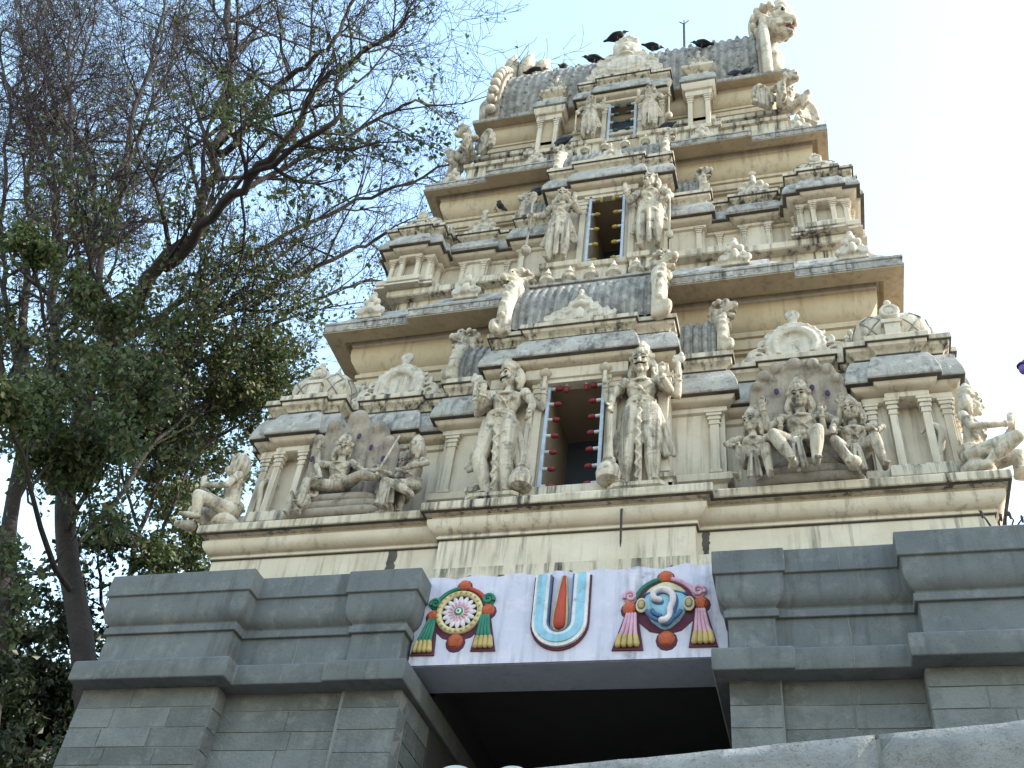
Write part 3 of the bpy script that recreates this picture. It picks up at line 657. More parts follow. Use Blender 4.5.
# ================= third storey
mb = MB(); mb.sweep(sym_plan([(1.8,1.66),(1.8,1.74),(3.0,1.74)], 5.0), [(-.03,17.5),(-.03,17.95),(.02,17.97),(.03,18.0),(.03,18.06),(-.05,18.07),(-.16,18.09),(-.16,18.3),(-.10,18.32),(-.08,18.34),(-.08,18.44),(-.10,18.46),(-.4,18.465)]); part(mb, 'storey_plinth', 'slab')
upper_wall(2.66, 2.16, 4.6, 18.42, 19.65, 18.82, .72)
for s in (-1, 1):
    b = empty('twin_pilaster_bay', (s*1.45, 1.8, 18.0), tower)
    Ps = rect(1.22, 1.66, 1.72, 2.3) if s > 0 else rect(-1.66, -1.22, 1.72, 2.3)
    mb = MB(); mb.sweep(Ps, [(.03,17.7),(.03,18.02),(.05,18.04),(.05,18.1),(0,18.12),(-.02,18.13),(-.02,19.1)]); part(mb, 'bay_wall', 'ochre', b, smooth=0)
    pilaster(b, s*1.28, 1.75, 18.1, 19.12, .085, .06); pilaster(b, s*1.60, 1.75, 18.1, 19.12, .085, .06)
    mb = MB(); mb.sweep(Ps, [(-.03,19.1),(.03,19.12),(.03,19.26),(.015,19.27),(.02,19.29),(.06,19.31),(.09,19.38),(.095,19.48),(.06,19.5)]); part(mb, 'frieze', 'cream', b)
    mb = MB(); mb.sweep(Ps, [(.05,19.495),(.11,19.5),(.125,19.51),(.125,19.56),(.11,19.68),(.07,19.78),(.0,19.88)]); part(mb, 'kapota_eave', 'grey', b, smooth=50)
    mb = MB(); mb.sweep(Ps, [(-.02,19.86),(-.02,19.98),(0,20.0),(.05,20.04),(.07,20.07),(.08,20.08),(.08,20.16),(.06,20.18),(-.1,20.185)]); part(mb, 'crowning_ledge', 'slab', b)
    ornament(orn_crown, .44, .95, (s*1.44,1.82,20.17))
c3 = empty('centre_bay', (0,1.75,18.0), tower)
halves('bay_wall', .27, [(.42,1.75),(.42,1.77),(.80,1.77)], 2.6, 17.7, 19.36, 'ochre', parent=c3)
mb = MB(); mb.sweep(sym_plan([(.34,1.66),(.34,1.58),(.88,1.58)], 2.2), [(-.03,17.6),(-.03,17.9),(.01,17.92),(.02,17.94),(.02,18.02),(-.01,18.04),(-.02,18.045)]); part(mb, 'sill', 'slab', c3)
passage(c3, .27, 1.8, 2.15, 18.1, 19.31); mb = MB(); mb.box(-.84,.84,1.64,2.1,16.9,18.03); part(mb, 'bay_foot', 'ochre', c3, smooth=0)
P3 = sym_plan([(.40,1.70),(.40,1.78),(.78,1.78)], 2.6)
zt = entab(c3, P3, 19.34, .92)
for s in (-1, 1): pilaster(c3, s*.35, 1.77, 18.05, 19.33, .09, .05); pilaster(c3, s*.74, 1.78, 18.05, 19.33, .08, .05)
ornament(orn_mask, 1.50, 1.85, (0,1.66,zt), .02)
# ---- roof
mb = MB(); RP = rect(-2.66, 2.66, 2.16, 4.44)
mb.sweep(RP, [(.15,19.58),(.2,19.55),(.40,19.53),(.405,19.54)], bot=False, top=False); part(mb, 'roof_soffit', 'ochre', smooth=30)
mb = MB(); mb.sweep(RP, [(.404,19.535),(.415,19.55),(.415,19.63),(.39,19.66),(.28,19.80),(.22,19.86),(.2,19.95),(0,19.97)], bot=False); part(mb, 'roof_eave', 'grey', smooth=30)
mb = MB(); barrel(mb, -2.62, 2.62, 3.3, 20.45, 1.43, 2.10, 33, 3, .032, seg=22, amin=-18); part(mb, 'barrel_roof', 'roof', smooth=40)
for s in (-1, 1):
    ge = empty('roof_gable', (s*2.65, 3.3, 20.0), tower)
    mb = MB(); n = 28
    out = [(math.cos(R(-22+224*i/n)), math.sin(R(-22+224*i/n))) for i in range(n+1)]
    vs = []; fs = []
    for xx in (s*2.58, s*2.80):
        for c, q in out: vs.append((xx, 3.3-c*1.58, 20.42+q*2.2))
    k = n+1
    fs = [(i, i+1, k+i+1, k+i) for i in range(n)]+[tuple(range(k)), tuple(k+i for i in range(k)), (0, k, 2*k-1, n)]
    mb.add(vs, fs); part(mb, 'gable_wall', 'statue_dark', ge, smooth=30)
    mb = MB()
    if s < 0:
        for i in range(1, n): c, q = out[i]; mb.ell((s*2.72, 3.3-c*1.66, 20.42+q*2.28), (.12,.10,.11), seg=10, rings=7)
    else: mb.tube([(s*2.74, 3.3-c*1.62, 20.42+q*2.24) for c, q in out], .10, 8)
    mb.sculpt('scalloped_rim', M['orn'], ge, .02, 2)
    mb = MB()
    for yy in (1.95, 4.65): mb = MB(); mb.chain([(s*2.84,yy,19.92),(s*2.88,yy,20.3),(s*2.86,yy,20.6),(s*2.97,yy,20.95)], [.2,.2,.12,.03], 10); mb.sculpt('corner_leaf', M['statue'], ge, .02, 3)
    mb = MB()
    for dx, h, lean in (((.02,1.05,.0),(.32,1.0,.06),(.62,.62,.12)) if s < 0 else ((.15,.9,0),)):
        mb = MB(); mb.chain([(s*(2.74-dx),2.45,21.95),(s*(2.76-dx-lean),2.38,22.0+h*.55),(s*(2.70-dx-lean*2),2.34,22.05+h)], [.15,.18,.02], 12, 4)
        mb.sculpt('crest_leaf', M['statue'], ge, .02, 2)
# ------------------------------------------------------------------ figures
def hand(mb, w, d, n, s=1., curl=.5, side=1):
    """palm, four unequal bent fingers and a thumb leaving the side of the palm; d = pointing direction, n = palm normal"""
    d = V(d).normalized(); n = V(n); n = (n-d*n.dot(d)).normalized(); t = d.cross(n)*side; w = V(w)
    k = .056*s
    mb.chain([w, w+d*k*.45, w+d*k*.8], [.017*s,.021*s,.021*s], 9, 2)
    for i, (o, L) in enumerate(((-.6,.80),(-.2,.98),(.2,.92),(.58,.72))):
        a = w+d*k*.82+t*o*.026*s; b = a+(d*(1-curl*.4)+n*curl*.5)*k*L*.5; c = b+(d*(1-curl)+n*curl)*k*L*.45
        mb.chain([a,b,c], [.0088*s,.008*s,.0065*s], 7, 2)
    a = w+d*k*.3-t*.016*s; b = a+(d*.6-t*.8+n*.3)*k*.45; c = b+(d*.9-t*.1+n*.4)*k*.4
    mb.chain([a,b,c], [.0095*s,.0088*s,.007*s], 7, 2)
def head(mb, pt, c, yaw=0., pitch=0., roll=0., s=1., crown='tall', hair=True, moustache=False, muzzle=False, beard=False):
    Mx = Matrix.Translation(V(c)) @ Matrix.Rotation(yaw, 4, 'Z') @ Matrix.Rotation(roll, 4, 'Y') @ Matrix.Rotation(pitch, 4, 'X') @ Matrix.Scale(s, 4)
    q = MB()
    q.ell((0,.004,.012), (.046,.054,.052)); q.ell((0,-.012,-.026), (.036,.038,.036)); q.ell((0,-.040,-.052), (.015,.013,.013))
    for e in (-1, 1):
        q.ell((e*.022,-.034,-.014), (.016,.016,.02)); q.ell((e*.048,.006,-.004), (.008,.014,.022), seg=8, rings=6); q.torus((e*.055,.004,-.046), .017, .0075, axis='x', n=12, seg=6)
        q.ell((e*.019,-.047,.008), (.011,.006,.006), seg=8, rings=6)
    if muzzle:
        q.ell((0,-.052,-.022), (.030,.034,.026)); q.ell((0,-.05,-.040), (.026,.028,.014)); q.ell((0,-.075,-.008), (.012,.012,.008))
    else:
        q.chain([(0,-.050,.016),(0,-.060,-.006),(0,-.061,-.013)], [.006,.010,.011], 8, 2); q.ell((0,-.052,-.032), (.015,.007,.0045), seg=8, rings=6); q.ell((0,-.050,-.039), (.012,.007,.005), seg=8, rings=6)
    q.chain([(-.034,-.041,.022),(0,-.054,.024),(.034,-.041,.022)], [.005,.007,.005], 8, 3)
    if hair:
        for e in (-1, 1): q.chain([(e*.045,.02,.02),(e*.058,.02,-.03),(e*.05,.012,-.085)], [.022,.024,.014], 8, 3)
        q.ell((0,.036,-.01), (.05,.035,.065))
    if beard: q.ell((0,-.040,-.066), (.026,.02,.04))
    K = {'tall':[(.052,.026),(.057,.032),(.057,.044),(.050,.048),(.052,.07),(.053,.074),(.047,.078),(.046,.10),(.040,.104),(.034,.12),(.024,.124),(.022,.136),(.014,.14),(.012,.15),(.002,.158)],
         'cone':[(.052,.026),(.056,.034),(.052,.046),(.046,.07),(.048,.075),(.036,.098),(.034,.10),(.022,.122),(.010,.14),(.002,.15)],
         'low':[(.053,.026),(.058,.036),(.055,.052),(.045,.066),(.028,.078),(.022,.092),(.012,.10),(.002,.105)]}[crown]
    q.lathe((0,.006,0), K, 18); q.torus((0,-.050,.052), .014, .006, n=10, seg=6); q.ell((0,-.05,.052), (.013,.01,.015), seg=8, rings=6)
    for e in (-1, 1): q.ell((e*.035,-.038,.048), (.01,.01,.014), seg=8, rings=6); q.ell((e*.055,.0,.046), (.012,.014,.018), seg=8, rings=6)
    mb.merge(q, Mx)
    if pt is not None:
        e_ = MB()
        for e in (-1, 1):
            e_.ell((e*.019,-.0515,.009), (.0105,.0045,.0042), seg=8, rings=6); e_.chain([(e*.007,-.0585,.0215),(e*.019,-.0555,.0275),(e*.033,-.0455,.023)], [.002,.0028,.0015], 6, 2)
        if moustache:
            for e in (-1, 1): e_.chain([(0,-.0605,-.0225),(e*.013,-.0585,-.026),(e*.024,-.0525,-.024),(e*.033,-.046,-.015)], [.004,.0048,.0036,.001], 7, 3)
        pt.merge(e_, Mx)
def torso(mb, pel, chest, neck, s=1., female=False, jewel=True, belly=1.):
    pel, chest, neck = V(pel), V(chest), V(neck)
    up = (chest-pel).normalized()
    mb.ell(pel, (.082*s,.060*s,.062*s)); mb.ell(pel.lerp(chest,.45), ((.062 if female else .070)*s,.052*s*belly,.075*s)); mb.ell(chest, (.090*s,.060*s,.078*s)); mb.ell(chest+V((0,.0,.045*s)), (.098*s,.046*s,.036*s))
    mb.ell(pel.lerp(chest,.75), (.078*s,.056*s,.07*s))
    for e in (-1, 1):
        mb.ell(chest+V((e*.040*s,-.040*s,.004*s)), (.034*s,(.036 if female else .022)*s,.030*s))
    mb.chain([chest+V((0,.0,.06*s)), neck+V((0,0,.03*s))], [.038*s,.030*s], 10, 3)
    if jewel:
        for r, z, t in ((.048,.062,.008),(.066,.048,.009)):
            mb.torus(chest+V((0,-.012*s,z*s)), r*s, t*s, axis='z', n=18, seg=6, Mx=Matrix.Rotation(R(22),4,'X'))
        mb.torus(chest+V((0,-.056*s,.01*s)), .045*s, .007*s, a0=R(180), a1=R(360), n=14, seg=6, sz=1.1); mb.ell(chest+V((0,-.064*s,-.036*s)), (.014*s,.01*s,.014*s), seg=8, rings=6)
        mb.chain([chest+V((-.075*s,-.035*s,.05*s)), chest+V((-.01*s,-.066*s,-.02*s)), pel+V((.06*s,-.05*s,.05*s))], [.006*s]*3, 6, 4)
def belt(mb, pel, s=1.):
    pel = V(pel)
    for z, t in ((.050,.011),(.030,.009)): mb.torus(pel+V((0,0,z*s)), .082*s, t*s, axis='z', n=22, seg=6, sz=.74)
    mb.ell(pel+V((0,-.066*s,.042*s)), (.018*s,.012*s,.016*s), seg=8, rings=6)
    for i in range(5):
        x = -.056+.028*i; mb.torus(pel+V((x*s,-.064*s+abs(x)*.25*s,.016*s)), .014*s, .0045*s, a0=R(180), a1=R(360), n=8, seg=5)
def arm(mb, sh, el, wr, hd=None, hn=(0,-1,0), s=1., curl=.5, side=1, bangle=True):
    sh, el, wr = V(sh), V(el), V(wr)
    mb.ell(sh, .036*s); mb.chain([sh, sh.lerp(el,.5), el], [.034*s,.031*s,.024*s], 10, 3); mb.chain([el, el.lerp(wr,.4), wr], [.025*s,.025*s,.0165*s], 10, 3)
    if bangle:
        for a, b, t, r in ((sh,el,.45,.036),(el,wr,.85,.021)):
            c = a.lerp(b, t); d = (b-a).normalized(); Q = d.to_track_quat('Z', 'Y').to_matrix()
            mb.torus(c, r*s, .0065*s, axis='z', n=12, seg=6, Mx=Q.to_4x4())
    if hd is not None: hand(mb, wr, hd, hn, s, curl, side)
def leg(mb, hip, kn, an, toe, s=1., cloth=1., foot=True):
    hip, kn, an, toe = V(hip), V(kn), V(an), V(toe)
    mb.chain([hip, hip.lerp(kn,.5), kn], [.058*s*cloth,.052*s*cloth,.040*s*cloth], 12, 3); mb.chain([kn, kn.lerp(an,.35), an], [.040*s*cloth,.041*s*cloth,.024*s*cloth**2], 12, 3)
    if foot:
        mb.chain([an+V((0,.01*s,-.012*s)), an.lerp(toe,.6)+V((0,0,-.002*s)), toe], [.024*s,.022*s,.015*s], 9, 3)
        for i in range(5):
            d = (toe-an); d.z = 0; d.normalize(); t = V((-d.y, d.x, 0)); p = toe+t*(i-2)*.0085*s; mb.chain([p, p+d*(.016-.002*abs(i-1))*s], [.0075*s,.006*s], 6, 2)
    if cloth > 1.02:
        for i in range(5):
            c = hip.lerp(kn, .25+.17*i) if i < 4 else kn.lerp(an,.3); d = (kn-hip).normalized()
            Q = d.to_track_quat('Z', 'Y').to_matrix().to_4x4() @ Matrix.Rotation(R(14), 4, 'Y'); mb.torus(c, (.052-.003*i)*s*cloth, .006*s, axis='z', n=14, seg=5, Mx=Q)
def zigzag(mb, p0, p1, amp, n, r):
    p0, p1 = V(p0), V(p1); pts = []
    for i in range(n*4+1):
        t = i/(n*4); p = p0.lerp(p1, t); pts.append(p+V((math.sin(t*n*2*math.pi)*amp,0,0)))
    mb.tube(pts, r, 6); 
def sash(mb, p0, p1, wd, wave=.012, n=5, r=.011):
    """pleated cloth end hanging from p0 to p1 with a wavy hem"""
    p0, p1 = V(p0), V(p1)
    for i in range(n):
        o = (i/(n-1)-.5)*wd; mb.chain([p0+V((o*.45,0,0)), p0.lerp(p1,.5)+V((o*.8,.004*(-1)**i,0)), p1+V((o,0,wave*math.cos(i*2.2)))], [r*.85,r,r*1.15], 7, 3)
def finish(name, mb, pt, loc, scale, label, cat, group=None, rz=0., rx=0., m='statue', voxel=.010, extra=(), lips=None):
    """root Empty at the base; the body is one fused skin, paint and held things are its parts"""
    root = empty(name)
    mb.sculpt('body', M[m], root, voxel/scale, 1)
    if pt is not None and pt.v: pt.build('painted_eyes', M['black'], root, smooth=60)
    for nm, b, mm in extra: b.build(nm, M[mm], root, smooth=50)
    root.matrix_basis = Matrix.Translation(V(loc)) @ Matrix.Rotation(rz, 4, 'Z') @ Matrix.Rotation(rx, 4, 'X') @ Matrix.Scale(scale, 4)
    return tag(root, label, cat, group)

def guardian(e, loc, label, turn=0., contra=0., group=None):
    """four-armed standing door guardian; e = +1: the door (and the club) lies at +x"""
    mb = MB(); pt = MB(); c_ = MB(); o1 = MB(); o2 = MB()
    px = -contra*.03*e
    pel = (px,0,.515); ch = (px*.2,-.005,.655); nk = (0,0,.745)
    torso(mb, pel, ch, nk, .90); belt(mb, pel, .92)
    head(mb, pt, (0,-.008,.834), yaw=turn, pitch=R(8), s=1.10, crown='tall', moustache=True)
    # legs wrapped in cloth
    for s in (-1, 1):
        kx = px+s*(.062+contra*.02*(1 if s == -e else 0)); fx = s*.072*(1-contra*.35)-px*.2
        leg(mb, (px+s*.046,0,.50), (kx,-.018,.255), (fx,.0,.03), (fx+s*.018,-.055,.010), .95, 1.06)
    zigzag(mb, (px,-.066,.475), (px*.2-.0,-.050,.03), .012, 6, .0085)
    mb.chain([(px,-.05,.47),(px*.6,-.035,.25),(0,-.02,.03)], [.016,.018,.016], 8, 3)
    mb.torus((px,-.03,.47), .085, .009, a0=R(180), a1=R(360), n=14, seg=6, sz=.5)
    for s in (-1, 1): sash(mb, (px+s*.075,.02,.53), (px+s*.135,.03,.235), .06, .014, 5, .013)
    # front arm resting on the club, next to the door
    hx = e*.152
    arm(mb, (e*.092,-.005,.715), (e*.150,-.03,.605), (e*.148,-.062,.515), (e*.03,-.25,-1), (-e*.3,-.2,.0), .86, .5, e)
    c_.chain([(hx,-.065,.48),(hx,-.06,.3),(hx-.005*e,-.055,.15)], [.016,.021,.026], 10, 3); c_.lathe((hx-.008*e,-.055,.004), [(.02,0),(.058,.02),(.064,.06),(.05,.105),(.03,.13),(.036,.14),(.03,.155)], 14)
    # other front arm lifted in front of the shoulder, palm out
    f = -e
    arm(mb, (f*.092,-.005,.715), (f*.155,-.03,.615), (f*.118,-.095,.665), (f*.05,-.1,1), (0,-1,-.1), .86, .25, -f)
    # raised rear arms with emblems
    for s, ob, kind in ((e, o1, 0), (f, o2, 1)):
        arm(mb, (s*.085,.03,.715), (s*.185,.035,.625), (s*.198,-.005,.715), (0,-.05,1), (0,-1,0), .80, .7, s)
        x = s*.199
        ob.chain([(x,-.02,.725),(x,-.02,.815)], [.0125,.0115], 8, 2)
        if kind == 0: ob.lathe((x,-.02,.805), [(.012,0),(.03,.015),(.036,.03),(.022,.045),(.012,.06),(.002,.068)], 10)
        else: ob.ell((x,-.02,.84), (.036,.014,.034)); ob.ell((x+.015*s,-.024,.865), (.014,.012,.022)); ob.ell((x-.02*s,-.024,.85), (.012,.012,.016))
    return finish('guardian_statue', mb, pt, loc, 2.26, label, 'statue', group, voxel=.0085, extra=(('club', c_, 'statue'), ('flower_bud', o1, 'orn'), ('conch', o2, 'orn')))
guardian(1, (-.83,.03,8.69), 'four armed guardian statue with black moustache and head turned, left of the lowest doorway', R(-38), 1., 'moustached door guardians')
guardian(-1, (.83,.03,8.69), 'four armed guardian statue with black moustache facing front, right of the lowest doorway', R(-4), 0., 'moustached door guardians')

def doorkeeper(e, loc, label, staff, scale, voxel, turn, group, up=False, crown='low', m='statue'):
    """two-armed standing doorkeeper of the upper storeys; e = +1: the door lies at +x"""
    mb = MB(); pt = MB(); st = MB()
    pel = (.012*e,0,.515); ch = (0,-.005,.655); nk = (0,0,.745)
    torso(mb, pel, ch, nk, .92); belt(mb, pel, .94); head(mb, pt, (0,-.006,.842), yaw=turn, pitch=R(8), s=1.06, crown=crown)
    for s in (-1, 1):
        leg(mb, (s*.045,0,.50), (s*.066,-.02,.26), (s*.06,0,.03), (s*.075,-.055,.01), .95, 1.04)
        mb.chain([(0,-.062,.47),(s*.06,-.05,.40),(s*.115,0,.36)], [.014,.016,.01], 8, 3)
    mb.chain([(0,-.066,.48),(0,-.062,.28),(0,-.05,.04)], [.02,.017,.018], 8, 3); mb.chain([(.018,-.064,.46),(.018,-.058,.28),(.02,-.046,.06)], [.008]*3, 6, 3)
    f = -e
    if staff:
        arm(mb, (f*.105,0,.715), (f*.165,-.02,.60), (f*.215,-.06,.56), (f*.7,-.4,-.3), (0,-.3,-1), 1., .9, f)
        x = f*.245; st.chain([(x,-.075,.06),(x,-.075,.80)], [.010,.010], 8, 4); st.ell((x,-.075,.10), (.045,.045,.05)); st.lathe((x,-.075,.74), [(.01,0),(.022,.02),(.03,.05),(.034,.075),(.012,.085),(.030,.10),(.032,.115),(.014,.135),(.002,.155)], 10)
        arm(mb, (e*.105,0,.715), (e*.165,-.01,.60), (e*.13,-.09,.665), (e*.1,-.1,1), (0,-1,0), 1., .4, e)
    else:
        arm(mb, (e*.105,0,.715), (e*.165,-.01,.61), (e*.19,-.06,.70), (e*.15,-.1,1), (-e*.5,-.6,0), 1., .35, e)
        arm(mb, (f*.105,0,.715), (f*.170,-.02,.61), (f*.155,-.08,.53), (-f*.1,-.2,-1), (0,.3,.0), 1., .4, f)
        x = f*.165; st.chain([(x,-.085,.50),(x-.005*f,-.06,.06)], [.010,.012], 8, 4); st.ell((x,-.06,.07), (.03,.03,.04))
    # lotus cap on the far side
    for s in (-1, 1): sash(mb, (s*.075,.02,.53), (s*.13,.03,.26), .05, .012, 4, .012)
    return finish('guardian_statue', mb, pt, loc, scale, label, 'statue', group, voxel=voxel, m=m, extra=(('staff', st, 'statue'),))
gname = 'small door guardians of the upper storeys'
doorkeeper(1, (-.72,.92,13.87), 'slim guardian statue gripping a spear tipped staff, left of the middle doorway', True, 1.88, .012, R(8), gname)
doorkeeper(-1, (.72,.92,13.87), 'slim guardian statue raising a hand toward the doorway, right of the middle doorway', False, 1.96, .012, R(-20), gname)
doorkeeper(1, (-.58,1.55,18.04), 'weathered small guardian statue left of the topmost doorway', False, 1.45, .015, R(25), gname, crown='low')
doorkeeper(-1, (.56,1.55,18.04), 'weathered small guardian statue with pointed crown right of the topmost doorway', True, 1.5, .015, R(-10), gname, crown='cone')

# ---- seated figures
def seated(name, loc, label, scale, seat, legs_, arms_, yaw=0., lean=(0,0), crown='tall', female=False, group=None, m='statue', props=(), rz=0., drape=True, head_s=1.1, beard=False):
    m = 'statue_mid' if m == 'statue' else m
    """sits with the pelvis at height seat; legs_: two (knee, ankle), arms_: (shoulder sign, elbow, wrist, hand dir)"""
    mb = MB(); pt = MB()
    pel = V((0,0,seat+.05)); ch = V((lean[0]*.6,lean[1]*.6-.005,seat+.19)); nk = V((lean[0],lean[1],seat+.28))
    torso(mb, pel, ch, nk, .94, female); belt(mb, pel, .96)
    head(mb, pt, nk+V((0,-.008,.098)), yaw=yaw, pitch=R(6), s=head_s, crown=crown, beard=beard)
    for i, (kn, an) in enumerate(legs_):
        s = -1 if i == 0 else 1
        leg(mb, (s*.05,-.01,seat+.035), kn, an, V(an)+V((s*.012,-.055,-.018)), .86, 1.04)
    if drape:
        k0, k1 = V(legs_[0][0]), V(legs_[1][0]); mid = (k0+k1)/2
        for i in range(5): t = i/4-.5; o = .012*(-1)**i; mb.chain([(t*.04,-.06,seat+.03), mid+V((t*.045,.03+o,-.03)), V((mid.x+t*.085, mid.y+.02+o, .02+.012*abs(i-2)))], [.010,.010,.013], 7, 3)
    for (s, el, wr, hd) in arms_: arm(mb, nk+V((s*.095,.0,-.03)), el, wr, hd, (0,-.6,.2), .86, .5, s)
    return finish(name, mb, pt, loc, scale, label, 'statue', group, rz=rz, m=m, voxel=.0085, extra=props)
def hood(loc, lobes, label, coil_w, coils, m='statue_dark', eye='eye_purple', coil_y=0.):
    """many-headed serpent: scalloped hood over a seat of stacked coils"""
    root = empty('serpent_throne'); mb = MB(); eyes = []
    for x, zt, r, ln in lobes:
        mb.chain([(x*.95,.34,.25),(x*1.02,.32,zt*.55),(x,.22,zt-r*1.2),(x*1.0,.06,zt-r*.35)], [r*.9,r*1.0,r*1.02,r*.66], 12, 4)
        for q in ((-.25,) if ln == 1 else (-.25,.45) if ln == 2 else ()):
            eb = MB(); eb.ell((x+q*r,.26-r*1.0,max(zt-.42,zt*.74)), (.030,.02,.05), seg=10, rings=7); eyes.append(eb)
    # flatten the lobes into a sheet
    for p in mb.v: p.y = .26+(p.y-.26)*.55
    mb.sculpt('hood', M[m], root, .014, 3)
    for eb in eyes:
        for p in eb.v: p.y = .26+(p.y-.26)*.55-.034
        eb.build('hood_eye', M[eye], root)
    for i in range(coils):
        w_ = coil_w-.10*i; c = MB(); z = .075+.125*i; y0, y1 = coil_y-.13+.03*i, coil_y+.25
        c.chain([(-w_,y1,z),(-w_-.03,y0+.12,z),(-w_+.08,y0,z),(0,y0-.01,z+.005),(w_-.08,y0,z),(w_+.03,y0+.12,z),(w_,y1,z)], .068, 12, 4); c.build('coil', M['statue_dark'], root, smooth=60)
    b = MB(); b.box(-coil_w+.1, coil_w-.1, coil_y-.02, coil_y+.3, 0, .07+.125*(coils-1)); b.build('seat_core', M['statue_dark'], root, smooth=0)
    root.location = loc
    return tag(root, label, 'throne')
# right niche
hood((2.64,-.02,8.60), [(-.47,1.60,.10,1),(-.38,1.76,.115,1),(-.22,1.87,.13,1),(-.02,1.91,.135,0),(.18,1.88,.13,1),(.34,1.78,.115,1),(.43,1.62,.10,0)], 'broad scalloped serpent hood with purple eyes over stepped coils in the right niche', .50, 3, coil_y=.2)
mace = MB(); mace.chain([(.155,-.12,.245),(.20,-.15,.12),(.23,-.16,.045)], [.012,.016,.02], 9, 3); mace.ell((.235,-.16,.03), (.042,.036,.034))
seated('deity_statue', (2.63,.10,8.60), 'crowned deity statue seated at the centre of the right niche with a club', 1.98, .25,
    [((-.155,-.15,.265),(-.06,-.19,.035)), ((.075,-.18,.25),(.05,-.185,.035))],
    [(-1,(-.185,-.01,.43),(-.205,-.06,.545),(-.05,-.1,1)), (1,(.185,-.02,.44),(.155,-.11,.30),(.1,-.4,-1)), (-1,(-.19,.03,.44),(-.24,.0,.52),(-.2,-.1,1)), (1,(.20,.03,.46),(.225,.0,.57),(.1,-.1,1))],
    yaw=R(-4), crown='tall', group=None, props=(('club', mace, 'statue'),))
seated('deity_statue', (2.09,.12,8.60), 'smaller goddess statue at the left knee of the deity in the right niche', 1.62, .215,
    [((-.085,-.15,.25),(-.105,-.14,.035)), ((.085,-.16,.25),(.10,-.15,.035))],
    [(-1,(-.185,-.02,.42),(-.115,-.13,.30),(.3,-.6,-.3)), (1,(.175,-.02,.41),(.195,-.08,.51),(.2,-.1,1))], yaw=R(-28), crown='cone', female=True, head_s=1.12)
seated('deity_statue', (3.14,.12,8.60), 'smaller goddess statue at the right of the deity, hand on a raised knee', 1.66, .22,
    [((-.115,-.16,.25),(-.04,-.17,.035)), ((.13,-.13,.28),(.16,-.14,.035))],
    [(-1,(-.17,-.02,.43),(-.175,-.09,.55),(-.1,-.1,1)), (1,(.20,-.02,.45),(.15,-.11,.34),(-.4,-.6,-.2))], yaw=R(-18), crown='cone', female=True, lean=(.02,0), head_s=1.12)
# left niche
hood((-2.86,-.02,8.60), [(-.52,1.40,.11,1),(-.36,1.62,.14,0),(-.03,1.72,.215,2),(.29,1.52,.15,1),(.48,1.26,.13,1)], 'spotted serpent hood of separate lobes over long coils in the left niche', .62, 3, coil_y=.2)
stf = MB(); stf.chain([(.33,-.10,.30),(.41,-.02,.74)], [.010,.007], 7, 3)
seated('deity_statue', (-2.92,.12,8.60), 'deity statue reclining under the spotted serpent hood with one arm raised high', 1.68, .28,
    [((-.20,-.10,.30),(-.17,-.16,.06)), ((.22,-.12,.31),(.36,-.10,.29))],
    [(-1,(-.20,-.04,.50),(-.10,-.12,.34),(.4,-.4,-1)), (1,(.19,-.03,.42),(.31,-.09,.36),(1,-.2,.1)), (-1,(-.235,.02,.58),(-.255,.0,.72),(.25,-.2,1))],
    yaw=R(18), lean=(-.03,0), crown='tall', props=(('thin_staff', stf, 'statue'),), drape=False)
seated('attendant_statue', (-1.92,.10,8.60), 'kneeling attendant statue turned toward the reclining deity at the right end of the left niche', 1.62, .20,
    [((-.13,-.16,.27),(-.10,-.16,.04)), ((.02,-.18,.17),(.17,-.12,.05))],
    [(-1,(-.15,-.07,.36),(-.10,-.17,.33),(.0,-.6,-.3)), (1,(.18,-.04,.38),(.06,-.15,.31),(-1,-.4,-.1))], yaw=R(-48), rz=R(-28), crown='tall', lean=(.0,-.02))
seated('attendant_statue', (-2.16,.30,8.60), 'half hidden attendant statue with tall headdress behind the kneeling one in the left niche', 1.5, .24,
    [((-.10,-.13,.25),(-.09,-.13,.04)), ((.08,-.14,.25),(.09,-.13,.04))],
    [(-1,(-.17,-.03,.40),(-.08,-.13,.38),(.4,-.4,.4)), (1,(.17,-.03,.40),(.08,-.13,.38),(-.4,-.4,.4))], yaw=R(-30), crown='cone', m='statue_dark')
mb = MB(); mb.chain([(0,0,.42),(0,-.04,.25),(-.01,-.02,.1)], [.06,.075,.09], 10, 3); head(mb, None, (0,-.01,.50), s=.95, crown='low')
for s in (-1, 1): leg(mb, (s*.04,-.02,.12), (s*.09,-.14,.20), (s*.06,-.15,.02), (s*.07,-.2,.01), .8, 1.); arm(mb, (s*.08,-.01,.40), (s*.12,-.04,.28), (s*.07,-.12,.24), (0,-1,.2), (0,0,1), .8, .5, s)
finish('attendant_statue', mb, None, (-3.30,.12,8.60), 1.3, 'small crouching attendant statue at the left foot of the reclining deity', 'statue', voxel=.012)
# fan-shaped cloth and curled staff before the kneeling attendant
mb = MB()
for i in range(7): a = R(-35+70*i/6); mb.chain([(0,0,.36),(math.sin(a)*.12,-.03,.2),(math.sin(a)*.26,-.02,.02)], [.02,.026,.03], 8, 3)
tag(mb.sculpt('cloth_fan', M['statue'], None, .012, 2, Matrix.Translation((-2.22,.06,8.60))), 'pleated stucco cloth fanning down in front of the kneeling attendant', 'drapery')
mb = MB(); mb.chain([(0,0,0),(.02,0,.2),(-.02,0,.34),(-.08,0,.42),(-.14,0,.40)], [.03,.028,.026,.024,.012], 9, 4); mb.chain([(-.16,0,.02),(-.2,0,.2),(-.25,0,.32)], [.03,.026,.012], 9, 3)
tag(mb.sculpt('serpent_tail', M['statue_dark'], None, .012, 2, Matrix.Translation((-2.38,.12,9.0))), 'curled serpent tail end rising beside the thin staff in the left niche', 'serpent tail')

